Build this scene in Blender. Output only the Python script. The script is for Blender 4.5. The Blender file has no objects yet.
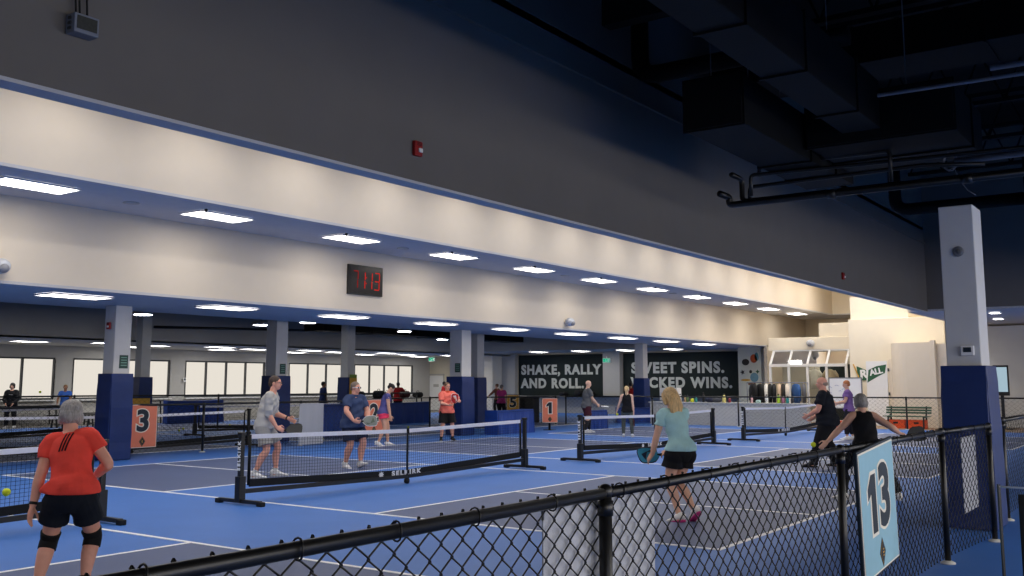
import bpy, bmesh, math, random
from mathutils import Vector, Matrix, Quaternion
random.seed(7)
SC = bpy.context.scene
COL = SC.collection
PI = math.pi
V = Vector

# ---------------------------------------------------------------- camera, world, exposure
cam_data = bpy.data.cameras.new('camera')
cam = bpy.data.objects.new('camera', cam_data)
COL.objects.link(cam)
SC.camera = cam
CAM_YAW, CAM_PITCH, CAM_H = 0.6141, 0.1284, 1.618
cam.location = (0, 0, CAM_H)
cam.rotation_euler = (PI / 2 + CAM_PITCH, 0, CAM_YAW - PI / 2)
cam_data.sensor_width = 36.0
cam_data.lens = 978.34 * 36.0 / 1024.0
cam_data.shift_y = -(288 - 256.4) / 1024.0
cam_data.clip_start = 0.05
cam_data.clip_end = 200

world = bpy.data.worlds.new('world')
SC.world = world
world.use_nodes = True
world.node_tree.nodes['Background'].inputs[0].default_value = (0.5, 0.6, 0.8, 1)
world.node_tree.nodes['Background'].inputs[1].default_value = 0.05
SC.view_settings.view_transform = 'Standard'
SC.view_settings.look = 'None'
SC.view_settings.gamma = 1.0
SC.view_settings.use_curve_mapping = False
SC.view_settings.exposure = 0.0
SC.cycles.use_denoising = True
SC.cycles.max_bounces = 7
SC.cycles.diffuse_bounces = 5
SC.cycles.glossy_bounces = 3
SC.cycles.transparent_max_bounces = 8
SC.cycles.sample_clamp_indirect = 6.0
SC.cycles.caustics_reflective = False
SC.cycles.caustics_refractive = False
# lamp strengths (radiance of the diffusers)
E_SOFFIT = 11.0      # troffers in the two cream soffits
E_BAY = 11.5
E_BAYC = 21.0     # fixtures along the middle of the high bay
#       # fixtures in the high bay over the courts
E_NORTH = 16.0       # troffers by the north windows
E_ROUND = 26.0       # round lamps under the black ceiling
E_SOUTH = 58.0       # troffers under the south soffit
E_SHADE = 0.8       # daylight through the roller shades
E_SHADE_S = 8.0     # daylight through the taller south windows

# ---------------------------------------------------------------- materials
MATS = {}
def srgb(r, g, b):
    f = lambda c: (c / 12.92 if c <= 0.04045 else ((c + 0.055) / 1.055) ** 2.4)
    return (f(r / 255), f(g / 255), f(b / 255), 1)

def mat(name, col, rough=0.6, var=0.06, scale=8.0, bump=0.0, metal=0.0, bscale=None, spec=0.4, stretch=None, emit=0.0):
    """principled paint / cloth / metal with noise driven variation"""
    if name in MATS:
        return MATS[name]
    m = bpy.data.materials.new(name)
    m.use_nodes = True
    nt = m.node_tree
    b = nt.nodes['Principled BSDF']
    tc = nt.nodes.new('ShaderNodeTexCoord')
    src = tc.outputs['Object']
    if stretch:
        mp = nt.nodes.new('ShaderNodeMapping')
        mp.inputs['Scale'].default_value = stretch
        nt.links.new(src, mp.inputs['Vector'])
        src = mp.outputs['Vector']
    nz = nt.nodes.new('ShaderNodeTexNoise')
    nz.inputs['Scale'].default_value = scale
    nz.inputs['Detail'].default_value = 4
    nt.links.new(src, nz.inputs['Vector'])
    rp = nt.nodes.new('ShaderNodeValToRGB')
    rp.color_ramp.elements[0].position = 0.3
    rp.color_ramp.elements[1].position = 0.7
    rp.color_ramp.elements[0].color = tuple(c * (1 - var) for c in col[:3]) + (1,)
    rp.color_ramp.elements[1].color = tuple(min(1, c * (1 + var)) for c in col[:3]) + (1,)
    nt.links.new(nz.outputs['Fac'], rp.inputs['Fac'])
    nt.links.new(rp.outputs['Color'], b.inputs['Base Color'])
    b.inputs['Roughness'].default_value = rough
    b.inputs['Metallic'].default_value = metal
    b.inputs['Specular IOR Level'].default_value = spec
    if emit:
        b.inputs['Emission Color'].default_value = col
        b.inputs['Emission Strength'].default_value = emit
    if bump:
        n2 = nt.nodes.new('ShaderNodeTexNoise')
        n2.inputs['Scale'].default_value = bscale or scale * 6
        nt.links.new(src, n2.inputs['Vector'])
        bp = nt.nodes.new('ShaderNodeBump')
        bp.inputs['Strength'].default_value = bump
        bp.inputs['Distance'].default_value = 0.02
        nt.links.new(n2.outputs['Fac'], bp.inputs['Height'])
        nt.links.new(bp.outputs['Normal'], b.inputs['Normal'])
    MATS[name] = m
    return m

def emis(name, col, strength):
    if name in MATS:
        return MATS[name]
    m = bpy.data.materials.new(name)
    m.use_nodes = True
    nt = m.node_tree
    nt.nodes.clear()
    e = nt.nodes.new('ShaderNodeEmission')
    o = nt.nodes.new('ShaderNodeOutputMaterial')
    e.inputs[0].default_value = col
    e.inputs[1].default_value = strength
    nt.links.new(e.outputs[0], o.inputs[0])
    MATS[name] = m
    return m

M_CREAM = mat('cream_paint', srgb(224, 212, 194), 0.75, 0.015, 3, 0.05)
M_WARM = mat('warm_cream_paint', srgb(236, 226, 206), 0.75, 0.015, 3, 0.05)
M_SOFFIT = mat('soffit_tile', srgb(196, 196, 200), 0.8, 0.03, 5, 0.05)
M_DARKWALL = mat('charcoal_wall_paint', srgb(112, 108, 104), 0.8, 0.03, 2, 0.05)
M_BLACKCEIL = mat('black_ceiling_paint', srgb(12, 12, 14), 0.85, 0.15, 6, 0.1)
M_BLACKMET = mat('black_metal', srgb(11, 11, 12), 0.38, 0.1, 20, metal=0.0, spec=0.5)
M_DUCT = mat('black_duct_paint', srgb(5, 6, 7), 0.7, 0.1, 4, 0.05, spec=.2)
M_GREYWALL = mat('grey_wall_paint', srgb(182, 180, 176), 0.75, 0.02, 4, 0.05)
M_COLUMN = mat('column_paint', srgb(205, 204, 202), 0.7, 0.02, 6, 0.05)
M_PAD = mat('navy_vinyl_pad', srgb(20, 44, 98), 0.5, 0.12, 3, 0.25, bscale=5)
M_BLUEMAT = mat('blue_vinyl_mat', srgb(26, 62, 138), 0.5, 0.12, 3, 0.3, bscale=4)
M_COURT = mat('blue_court_paint', srgb(58, 110, 188), 0.55, 0.04, 1.3, 0.06, bscale=120, spec=0.35)
M_SERVICE = mat('slate_court_paint', srgb(78, 92, 130), 0.55, 0.04, 1.3, 0.06, bscale=120, spec=0.35)
M_LINE = mat('white_court_line', srgb(246, 246, 246), 0.6, 0.04, 5)
M_WHITE = mat('white_paint', srgb(232, 232, 232), 0.6, 0.02, 5)
M_TAPE = mat('white_net_tape', srgb(238, 238, 246), 0.7, 0.04, 20)
M_NET = mat('black_net_cord', srgb(12, 13, 16), 0.8, 0.1, 20)
M_RUBBER = mat('black_rubber', srgb(14, 14, 15), 0.7, 0.1, 20)
M_CHAIN = mat('black_vinyl_wire', srgb(9, 9, 10), 0.4, 0.1, 30)
M_SCREEN = mat('grey_screen_panel', srgb(176, 178, 184), 0.8, 0.06, 60, 0.2, bscale=200)
M_ORANGE = mat('orange_sign_board', srgb(226, 128, 98), 0.6, 0.03, 10)
M_YELLOW = mat('yellow_sign_board', srgb(214, 164, 62), 0.6, 0.03, 10)
M_TEAL = mat('pale_blue_sign_board', srgb(142, 186, 202), 0.6, 0.03, 10)
M_NAVYINK = mat('navy_sign_ink', srgb(22, 36, 48), 0.6, 0.05, 10)
M_CREAMINK = mat('cream_sign_ink', srgb(236, 228, 212), 0.6, 0.03, 10)
M_MURAL = mat('dark_green_mural_paint', srgb(28, 38, 38), 0.8, 0.06, 4)
M_MURALINK = mat('grey_mural_lettering', srgb(208, 211, 204), 0.8, 0.06, 12)
M_ALUM = mat('dark_window_frame', srgb(70, 72, 74), 0.5, 0.05, 10)
M_RED = mat('red_plastic', srgb(150, 24, 28), 0.45, 0.05, 10)
M_BALL = mat('yellow_ball_plastic', srgb(216, 228, 40), 0.5, 0.03, 20)
M_SHADE_S = emis('lit_south_shade', (1.0, 0.95, 0.88, 1), E_SHADE_S)
M_SHADE = emis('lit_roller_shade', (1.0, 0.93, 0.82, 1), E_SHADE)

# ---------------------------------------------------------------- mesh helpers
class MB:
    def __init__(s):
        s.v = []; s.f = []; s.m = []
    def add(s, verts, faces, mi=0):
        o = len(s.v)
        s.v.extend(tuple(p) for p in verts)
        s.f.extend(tuple(i + o for i in f) for f in faces)
        s.m.extend([mi] * len(faces))
        return s
    def box(s, c, d, rot=None, mi=0):
        x, y, z = d[0] / 2, d[1] / 2, d[2] / 2
        vs = [V((a, b, e)) for a in (-x, x) for b in (-y, y) for e in (-z, z)]
        if rot is not None:
            vs = [rot @ p for p in vs]
        c = V(c)
        return s.add([p + c for p in vs], [(0, 1, 3, 2), (4, 6, 7, 5), (0, 4, 5, 1), (2, 3, 7, 6), (0, 2, 6, 4), (1, 5, 7, 3)], mi)
    def span(s, a, b, mi=0):
        return s.box([(p + q) / 2 for p, q in zip(a, b)], [abs(q - p) for p, q in zip(a, b)], None, mi)
    def quad(s, a, b, c, d, mi=0):
        return s.add([a, b, c, d], [(0, 1, 2, 3)], mi)
    def bar(s, p, q, w, h, up=(0, 0, 1), mi=0):
        p, q = V(p), V(q); t = (q - p).normalized(); u = V(up)
        x = t.cross(u)
        if x.length < 1e-4: x = t.orthogonal()
        x.normalize(); y = x.cross(t)
        R = Matrix((x, t, y)).transposed()
        return s.box((p + q) / 2, (w, (q - p).length, h), R, mi)
    def tube(s, pts, r, n=8, cap=True, mi=0, hint=None):
        pts = [V(p) for p in pts]
        rs = r if isinstance(r, (list, tuple)) else [r] * len(pts)
        rs = [(a, a) if not isinstance(a, (list, tuple)) else a for a in rs]
        rings = []
        t0 = (pts[1] - pts[0]).normalized()
        x = V(hint) if hint is not None else t0.orthogonal()
        for i, p in enumerate(pts):
            a = pts[max(0, i - 1)]; b = pts[min(len(pts) - 1, i + 1)]
            t = (b - a)
            t = t.normalized() if t.length > 1e-9 else t0
            h = V(hint) if hint is not None else x
            x = h - t * h.dot(t)
            if x.length < 1e-5: x = t.orthogonal()
            x.normalize(); y = t.cross(x)
            rings.append([p + x * (rs[i][0] * math.cos(2 * PI * k / n)) + y * (rs[i][1] * math.sin(2 * PI * k / n)) for k in range(n)])
        vs = [q for rg in rings for q in rg]
        fs = []
        for i in range(len(pts) - 1):
            for k in range(n):
                fs.append((i * n + k, i * n + (k + 1) % n, (i + 1) * n + (k + 1) % n, (i + 1) * n + k))
        if cap:
            fs.append(tuple(reversed(range(n))))
            fs.append(tuple((len(pts) - 1) * n + k for k in range(n)))
        return s.add(vs, fs, mi)
    def cyl(s, p, q, r, n=16, mi=0):
        return s.tube([p, q], r, n, True, mi)
    def ell(s, c, r, ax=None, nu=16, nv=10, mi=0):
        c = V(c)
        X, Y, Z = (V(a) for a in ax) if ax else (V((1, 0, 0)), V((0, 1, 0)), V((0, 0, 1)))
        vs = [c - Z * r[2]]
        for j in range(1, nv):
            ph = -PI / 2 + PI * j / nv
            for i in range(nu):
                th = 2 * PI * i / nu
                vs.append(c + X * (r[0] * math.cos(ph) * math.cos(th)) + Y * (r[1] * math.cos(ph) * math.sin(th)) + Z * (r[2] * math.sin(ph)))
        vs.append(c + Z * r[2])
        fs = []
        for i in range(nu):
            fs.append((0, 1 + (i + 1) % nu, 1 + i))
            e = len(vs) - 1; b = 1 + (nv - 2) * nu
            fs.append((b + i, b + (i + 1) % nu, e))
        for j in range(nv - 2):
            for i in range(nu):
                a = 1 + j * nu
                fs.append((a + i, a + (i + 1) % nu, a + nu + (i + 1) % nu, a + nu + i))
        return s.add(vs, fs, mi)
    def prism(s, poly, ex, mi=0):
        """poly: 3D outline, ex: extrusion vector"""
        n = len(poly); ex = V(ex)
        vs = [V(p) for p in poly] + [V(p) + ex for p in poly]
        fs = [tuple(reversed(range(n))), tuple(range(n, 2 * n))] + [(k, (k + 1) % n, n + (k + 1) % n, n + k) for k in range(n)]
        return s.add(vs, fs, mi)
    def build(s, name, mats, parent=None, smooth=False, bev=0.0, loc=None):
        me = bpy.data.meshes.new(name)
        me.from_pydata(s.v, [], s.f)
        ml = mats if isinstance(mats, (list, tuple)) else [mats]
        for m in ml: me.materials.append(m)
        if len(ml) > 1: me.polygons.foreach_set('material_index', s.m)
        if smooth: me.polygons.foreach_set('use_smooth', [True] * len(me.polygons))
        me.validate(); me.update()
        o = bpy.data.objects.new(name, me)
        COL.objects.link(o)
        if parent is not None: o.parent = parent
        if loc is not None: o.location = loc
        if bev:
            b = o.modifiers.new('bevel', 'BEVEL'); b.width = bev; b.segments = 2; b.limit_method = 'ANGLE'
        return o

def empty(name, loc=(0, 0, 0), rz=0.0):
    o = bpy.data.objects.new(name, None)
    o.empty_display_size = 0.2
    COL.objects.link(o)
    o.location = loc; o.rotation_euler = (0, 0, rz)
    return o
def tag(o, label, cat, group=None, kind=None):
    o['label'] = label; o['category'] = cat
    if group: o['group'] = group
    if kind: o['kind'] = kind
    return o
def struct(o, label=None):
    o['kind'] = 'structure'
    if label: o['label'] = label
    return o
def dup(o, loc=None, rz=None, label=None):
    def cp(x, par):
        c = x.copy(); COL.objects.link(c)
        if par is not None: c.parent = par
        for ch in list(x.children): cp(ch, c)
        return c
    r = cp(o, None)
    if loc is not None: r.location = loc
    if rz is not None: r.rotation_euler = (0, 0, rz)
    if label: r['label'] = label
    return r

def text_mesh(txt, size, bold=0.0, depth=0.002, align='CENTER', spacing=1.0, line=1.0):
    cu = bpy.data.curves.new('lettering', 'FONT')
    cu.body = txt; cu.size = size; cu.offset = bold; cu.extrude = depth
    cu.align_x = align; cu.align_y = 'CENTER'; cu.space_character = spacing; cu.space_line = line
    cu.resolution_u = 4
    o = bpy.data.objects.new('lettering', cu); COL.objects.link(o)
    dg = bpy.context.evaluated_depsgraph_get()
    me = bpy.data.meshes.new_from_object(o.evaluated_get(dg), depsgraph=dg)
    bpy.data.objects.remove(o); bpy.data.curves.remove(cu)
    return me
def text(name, txt, size, origin, xd, up, m, parent=None, sx=1.0, **k):
    me = text_mesh(txt, size, **k)
    x = V(xd).normalized(); u = V(up).normalized(); n = x.cross(u)
    R = Matrix((x * sx, u, n)).transposed()
    T = Matrix.Translation(V(origin)) @ R.to_4x4()
    me.transform(T); me.materials.clear(); me.materials.append(m)
    o = bpy.data.objects.new(name, me); COL.objects.link(o)
    if parent is not None: o.parent = parent
    return o
ORD = ['first', 'second', 'third', 'fourth', 'fifth', 'sixth', 'seventh', 'eighth', 'ninth', 'tenth', 'eleventh', 'twelfth', 'thirteenth', 'fourteenth', 'fifteenth', 'sixteenth', 'seventeenth', 'eighteenth', 'nineteenth', 'twentieth']
# ================================================================ THE HALL
XW, XE = -8.0, 45.5          # west and east ends
Z2, Z1, ZB = 3.30, 4.78, 3.77  # lower soffit, upper soffit, bottom of the dark bulkhead
YB = 6.8                     # face of the dark bulkhead

b = MB(); b.quad((XW, -14, 0), (48.4, -14, 0), (48.4, 38, 0), (XW, 38, 0))
struct(b.build('floor', M_COURT), 'blue painted sports floor')
M_TAN = mat('tan_floor_covering', srgb(150, 128, 106), 0.8, 0.1, 3)
b = MB(); b.span((36.0, -14, 0.0), (48.4, 16.2, 0.004)); struct(b.build('floor_tan', M_TAN), 'tan floor strip at the far end')
b = MB(); b.span((XW, 34.6, 0.0), (45.4, 38, 0.004)); struct(b.build('floor_walkway', mat('grey_floor', srgb(120, 116, 110), 0.7, 0.06, 3)), 'grey walkway under the windows')

# dark bulkhead above the near side of the courts
b = MB(); b.span((XW, YB, ZB), (31.6, YB + 0.13, 9.2)); struct(b.build('wall_bulkhead', M_DARKWALL), 'charcoal upper wall over the courts')
b = MB(); b.span((XW, YB, ZB - 0.03), (31.6, YB + 0.2, ZB)); struct(b.build('trim_8', M_SOFFIT), 'pale lower edge of the charcoal wall')
b = MB(); b.span((XW, YB - 0.05, 5.84), (31.6, YB - 0.002, 5.88)); struct(b.build('trim_1', M_DARKWALL), 'thin ledge high on the charcoal wall')
b = MB(); b.span((31.6, -2.3, ZB), (31.73, YB + 0.13, 9.2)); struct(b.build('wall_bulkhead_east', M_DARKWALL), 'charcoal upper wall across the far end')
b = MB(); b.span((XW, -2.43, ZB), (31.73, -2.3, 9.2)); struct(b.build('wall_bulkhead_south', M_DARKWALL))
# high bay over the courts : ceiling and the upper cream wall
b = MB(); b.span((XW, YB, 6.24), (48.4, 14.0, 6.34)); struct(b.build('ceiling_bay', M_CREAM))
b = MB(); b.span((XW, 14.0, Z1), (45.82, 14.12, 6.5)); struct(b.build('wall_upper_cream', M_CREAM), 'cream upper wall above the soffit lights')
b = MB(); b.span((XW, 14.0, Z1 - 0.05), (48.4, 16.25, Z1)); b.span((45.7, 7.4, Z1 - 0.05), (48.4, 14.0, Z1)); struct(b.build('ceiling_upper_soffit', M_SOFFIT), 'upper soffit of grey ceiling tiles')
b = MB(); b.span((XW, 16.2, Z2), (48.4, 16.34, Z1 + 0.1)); b.span((43.0, 16.2, 0), (48.4, 16.34, Z2)); struct(b.build('wall_lower_cream', M_CREAM), 'cream wall below the upper soffit lights')
b = MB(); b.span((45.7, 7.4, Z1), (45.82, 14.12, 6.5)); struct(b.build('wall_far_return', M_WARM), 'warm cream wall at the far end of the soffit')
b = MB(); b.span((XW, 16.2, Z2 - 0.05), (XE, 20.0, Z2)); struct(b.build('ceiling_lower_soffit', M_SOFFIT), 'lower soffit of grey ceiling tiles over the columns')
# room under the black ceiling, north
b = MB(); b.span((XW, 20.0, 4.3), (XE, 31.9, 4.4)); b.span((XW, 19.96, Z2), (XE, 20.02, 4.4)); struct(b.build('ceiling_black_north', M_BLACKCEIL), 'black ceiling behind the columns')
b = MB(); b.span((XW, 31.9, 3.1), (XE, 32.05, 4.4)); struct(b.build('wall_north_bulkhead', M_GREYWALL), 'grey bulkhead in front of the windows')
b = MB(); b.span((XW, 31.9, 3.1), (XE, 38.1, 3.16)); struct(b.build('ceiling_north', M_GREYWALL), 'low grey ceiling by the windows')
# east end
b = MB(); b.span((XE, 16.3, 0), (XE + 0.15, 38.1, 9.2)); b.span((48.4, -14, 0), (48.55, 16.34, 9.2)); struct(b.build('wall_east', M_WARM), 'warm cream end wall')
b = MB(); b.span((XW - 0.15, -14, 0), (XW, 38.1, 9.2)); struct(b.build('wall_west', M_CREAM))
b = MB(); b.span((XW, -14.15, 0), (XE, -14, 9.2)); struct(b.build('wall_south', M_CREAM))
b = MB(); b.span((XW, -14, ZB), (31.6, -2.3, ZB + 0.06)); struct(b.build('ceiling_south', M_CREAM))
b = MB(); b.span((31.6, -14, ZB), (43.5, 7.3, ZB + 0.06)); struct(b.build('ceiling_far_tile', M_SOFFIT), 'grey tile ceiling beyond the charcoal wall')
b = MB(); b.span((XW, -14, 9.2), (XE, 38, 9.3)); struct(b.build('roof_deck', M_BLACKCEIL), 'black roof deck')
b = MB(); b.span((31.73, 7.3, ZB), (48.4, 7.42, 6.5)); struct(b.build('wall_bay_end', M_WARM))
# beige stretch of the end wall with a door, past the window wall
b = MB(); b.span((45.36, 31.6, 0), (45.48, 38, 3.1)); struct(b.build('wall_beige', mat('beige_paint', srgb(212, 204, 186), 0.75, 0.02, 3)), 'beige wall by the windows')
b = MB(); b.span((45.1, 31.6, 0), (45.35, 32.5, 3.2)); struct(b.build('trim_2', M_GREYWALL), 'grey pier left of the mural wall')
b = MB(); b.span((44.2, 32.5, 0), (45.3, 34.0, 3.1)); struct(b.build('trim_3', mat('pale_pier', srgb(214, 210, 200), 0.75, 0.02, 3)), 'pale pier left of the mural wall')
b = MB(); b.span((45.1, 24.95, 0), (45.5, 25.95, 3.3)); struct(b.build('trim_4', M_GREYWALL), 'grey pier between the two mural panels')
b = MB(); b.span((45.2, 16.3, 0), (45.49, 31.6, 0.9)); struct(b.build('trim_5', M_GREYWALL), 'grey ledge below the mural wall')
b = MB(); b.span((44.8, 17.9, 0.86), (45.49, 30.6, 0.92)); struct(b.build('trim_6', mat('dark_counter', srgb(92, 92, 92), 0.6, 0.05, 5)), 'dark ledge top')

# ---- mural wall: dark panels with lettering
def mural(y0, y1, lines, label):
    r = empty('wall_mural', (45.4, (y0 + y1) / 2, 0.92))
    tag(r, label, 'mural')
    b = MB(); b.box((0.04, 0, 1.11), (0.05, y1 - y0, 2.22)); b.build('mural_panel', M_MURAL, r)
    for (t, y, z, sz) in lines:
        yy = y
        for wd in t.split():
            o = text('mural_lettering', wd, sz, (-0.02, yy - (y0 + y1) / 2, z - 0.92), (0, -1, 0), (0, 0, 1), M_MURALINK, r, bold=0.034, depth=0.004, align='LEFT', spacing=1.17, sx=1.0)
            yy -= max((y0 + y1) / 2 + q.co.y for q in o.data.vertices) - min((y0 + y1) / 2 + q.co.y for q in o.data.vertices) + 0.28
mural(26.0, 31.55, [('SHAKE, RALLY', 31.35, 2.30, .70), ('AND ROLL.', 31.35, 1.56, .70)], 'dark green wall mural lettered shake, rally and roll')
mural(18.0, 24.9, [('SWEET SPINS.', 24.40, 2.35, .735), ('WICKED WINS.', 24.42, 1.60, .70)], 'dark green wall mural lettered sweet spins, wicked wins')

# ---- north window wall: shaded windows between grey piers
YN = 38.0
WZ0, WZ1 = 0.95, 2.62
groups = [(17.9, 21.85, 1.3), (22.65, 27.25, 1.5), (28.1, 32.7, 1.2), (34.3, 38.2, 1.3), (39.0, 43.8, 1.2), (11.5, 16.9, 1.35), (4.5, 10.0, 1.35), (-2.0, 3.5, 1.35)]
b = MB()
b.span((XW, YN, 0), (XE, YN + 0.2, WZ0)); b.span((XW, YN, WZ1), (XE, YN + 0.2, 3.16))
xs = sorted(groups)
prev = XW
for (a, c, w) in xs:
    b.span((prev, YN, WZ0), (a, YN + 0.2, WZ1)); prev = c
b.span((prev, YN, WZ0), (XE, YN + 0.2, WZ1))
struct(b.build('wall_north', M_GREYWALL), 'grey wall between the shaded windows')
for i, (a, c, w) in enumerate(groups):
    r = empty('window_%d' % (i + 1), ((a + c) / 2, YN + 0.05, WZ0)); struct(r, 'window with a lit cream roller shade')
    f = MB(); W = c - a; Hh = WZ1 - WZ0
    n = max(2, round(W / w))
    for k in range(n + 1):
        f.box((-W / 2 + W * k / n, 0, Hh / 2), (0.07, 0.1, Hh))
    f.box((0, 0, 0.03), (W, 0.1, 0.07)); f.box((0, 0, Hh - 0.03), (W, 0.1, 0.07))
    f.build('window_frame', M_ALUM, r)
    s = MB()
    for k in range(n):
        x0 = -W / 2 + W * k / n + 0.05; x1 = -W / 2 + W * (k + 1) / n - 0.05
        s.quad((x0, 0.03, 0.06), (x1, 0.03, 0.06), (x1, 0.03, Hh - 0.06), (x0, 0.03, Hh - 0.06))
    s.build('window_shade', M_SHADE, r)
    l = MB(); l.box((0, -0.12, -0.03), (W + 0.1, 0.22, 0.05)); l.build('window_sill', M_WHITE, r)
# south windows that light the near side of the hall
for i, x in enumerate((-6, 2, 10, 18, 26)):
    r = empty('window_%d' % (i + 9), (x + 3, -13.95, 0.6)); struct(r)
    f = MB(); f.box((0, 0.02, 1.2), (6.2, 0.06, 2.5)); f.build('window_frame', M_ALUM, r)
    s = MB(); s.quad((-2.9, 0.06, 0.1), (2.9, 0.06, 0.1), (2.9, 0.06, 2.3), (-2.9, 0.06, 2.3)); s.build('window_shade', M_SHADE_S, r)

# ---- doors
r = empty('door_1', (45.33, 37.45, 0)); struct(r, 'pale door in the beige wall')
b = MB(); b.box((0, 0, 1.02), (0.06, 1.0, 2.04)); b.build('door_leaf', M_WHITE, r, bev=0.01)
b = MB(); b.box((0.02, 0.54, 1.05), (0.06, 0.08, 2.1)); b.box((0.02, -0.54, 1.05), (0.06, 0.08, 2.1)); b.box((0.02, 0, 2.1), (0.06, 1.16, 0.08)); b.build('door_frame', M_GREYWALL, r)
b = MB(); b.box((-0.05, -0.38, 1.0), (0.05, 0.12, 0.03)); b.build('door_handle', M_ALUM, r)
b = MB(); b.box((-0.04, 0.0, 1.45), (0.01, 0.4, 0.16)); b.build('door_notice', M_GREYWALL, r)

# ---- columns with vinyl padding
def column(x, y, zt, w, pw, label, padlabel, rot=0.0, plate=None, dz=0.0, kx=1.0):
    o = MB(); o.box((0, 0, zt / 2), (w, w, zt)); c = o.build('column', M_COLUMN, bev=0.012, loc=(x, y, 0)); c.rotation_euler = (0, 0, rot)
    struct(c, label); c['category'] = 'column'; c.scale.x = kx
    r = empty('column_padding', (x, y, 0), rot); tag(r, padlabel, 'column padding'); r.scale.x = kx
    t = (pw - w) / 2
    h = 1.81 + dz
    fl = 0.02
    for k in range(4):
        q = MB(); a = k * PI / 2
        R = Matrix.Rotation(a, 3, 'Z')
        hw = pw / 2
        pts = [(-hw, -w / 2 - 0.004, 0.01), (hw, -w / 2 - 0.004, 0.01), (hw, -hw - fl, 0.01), (-hw, -hw - fl, 0.01)]
        top = [(-hw, -w / 2 - 0.004, h), (hw, -w / 2 - 0.004, h), (hw, -hw, h), (-hw, -hw, h)]
        # pad face with soft vertical subdivisions
        n = 10
        vs = []; fs = []
        for i in range(n + 1):
            u = i / n
            for (p, e) in zip(pts, top):
                P = V(p).lerp(V(e), u)
                if p[1] < -w / 2 - 0.01:
                    P.y -= 0.012 * math.sin(u * PI) + 0.004 * math.sin(u * 23 + k)
                vs.append(R @ P)
        for i in range(n):
            for j in range(4):
                fs.append((i * 4 + j, i * 4 + (j + 1) % 4, i * 4 + 4 + (j + 1) % 4, i * 4 + 4 + j))
        fs.append((3, 2, 1, 0)); fs.append(tuple(n * 4 + j for j in range(4)))
        q.add(vs, fs); q.build('pad_panel', M_PAD, r, bev=0.008)
    if plate:
        px, py, pz = plate
        p = empty('column_sign', (x, y, 0), rot); tag(p, 'small dark green notice on the ' + label, 'sign', 'notices on the columns')
        s = MB(); s.box((px, py, pz), (0.2 if abs(py) > abs(px) else 0.012, 0.012 if abs(py) > abs(px) else 0.2, 0.28)); s.build('sign_plate', mat('green_plate', srgb(38, 70, 62), 0.5, 0.05, 10), p)
        s = MB()
        for q in range(4):
            zz = pz + 0.09 - q * 0.055
            if abs(py) > abs(px): s.box((px, py - 0.008, zz), (0.14, 0.004, 0.018))
            else: s.box((px - 0.008, py, zz), (0.004, 0.14, 0.018))
        s.build('notice_lines', mat('pale_green_ink', srgb(120, 160, 146), 0.6, 0.05, 10), p)
    return c
column(12.38, 2.25, 3.66, 0.37, 0.48, 'cream column beside the near fence', 'navy padding wrapped around the column by the near fence', 0.0, kx=1.38)
column(12.33, 19.05, Z2 - 0.05, 0.39, 0.51, 'pale column behind the woman in the orange top', 'navy padding on the column beside the orange 3 sign', 0.0, (0.04, -0.2, 2.06))
column(24.35, 19.15, Z2 - 0.05, 0.48, 0.62, 'pale column behind the man in the coral polo', 'navy padding on the column behind the man in the coral polo', 0.0, (-0.246, -0.08, 2.08))
column(37.0, 19.43, Z2 - 0.05, 0.4, 0.5, 'pale column in front of the lettered mural', 'navy padding on the column in front of the lettered mural', 0.0)
column(18.75, 21.3, 4.3, 0.42, 0.56, 'grey column behind the man in the grey shirt', 'navy padding on the column behind the man in the grey shirt', 0.0, (0.04, -0.216, 2.0))
column(20.25, 29.75, 4.3, 0.36, 0.5, 'grey column behind the orange 3 sign', 'navy padding on the far column above the orange 3 sign')
column(25.6, 25.3, 4.3, 0.36, 0.48, 'grey column behind the man in the navy polo', 'navy padding on the column behind the man in the navy polo')
column(28.85, 21.95, 4.3, 0.42, 0.54, 'grey column behind the coral polo man column', 'navy padding on the rear column right of the man in the coral polo')
# ================================================================ LIGHT FITTINGS
M_FRAME = mat('white_fixture_frame', srgb(225, 225, 228), 0.5, 0.02, 10)
def troffer(x, y, z, em, label, group, w=1.2, d=0.6, proto=[None, {}]):
    key = (em.name, w, d)
    if key in proto[1]:
        return dup(proto[1][key], (x, y, z), 0, label)
    r = empty('ceiling_light', (x, y, z)); tag(r, label, 'ceiling light', group)
    f = MB()
    for s in (-1, 1):
        f.box((0, s * (d / 2 + 0.012), 0), (w + 0.05, 0.025, 0.03)); f.box((s * (w / 2 + 0.012), 0, 0), (0.025, d, 0.03))
    f.build('frame', M_FRAME, r)
    q = MB(); q.quad((-w / 2, -d / 2, -0.006), (-w / 2, d / 2, -0.006), (w / 2, d / 2, -0.006), (w / 2, -d / 2, -0.006)); q.build('diffuser', em, r)
    proto[1][key] = r
    return r
EM1 = emis('soffit_light_diffuser', (1.0, 0.94, 0.86, 1), E_SOFFIT)
EM2 = emis('bay_light_diffuser', (1.0, 0.96, 0.92, 1), E_BAY)
EM6 = emis('mid_bay_light_diffuser', (1.0, 0.96, 0.91, 1), E_BAYC)
EM3 = emis('window_row_diffuser', (1.0, 0.97, 0.92, 1), E_NORTH)
EM4 = emis('round_lamp_diffuser', (1.0, 1.0, 1.0, 1), E_ROUND)
EM5 = emis('south_light_diffuser', (1.0, 0.93, 0.84, 1), E_SOUTH)
for i in range(11):
    troffer(8.07 + 3.55 * i, 14.95, Z1 - 0.07, EM1, ORD[i] + ' ceiling light from the left in the upper soffit', 'lights in the upper soffit')
for i in range(9):
    troffer(10.25 + 3.55 * i, 17.3, Z2 - 0.07, EM1, ORD[i] + ' ceiling light from the left in the lower soffit over the columns', 'lights in the lower soffit')
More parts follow.
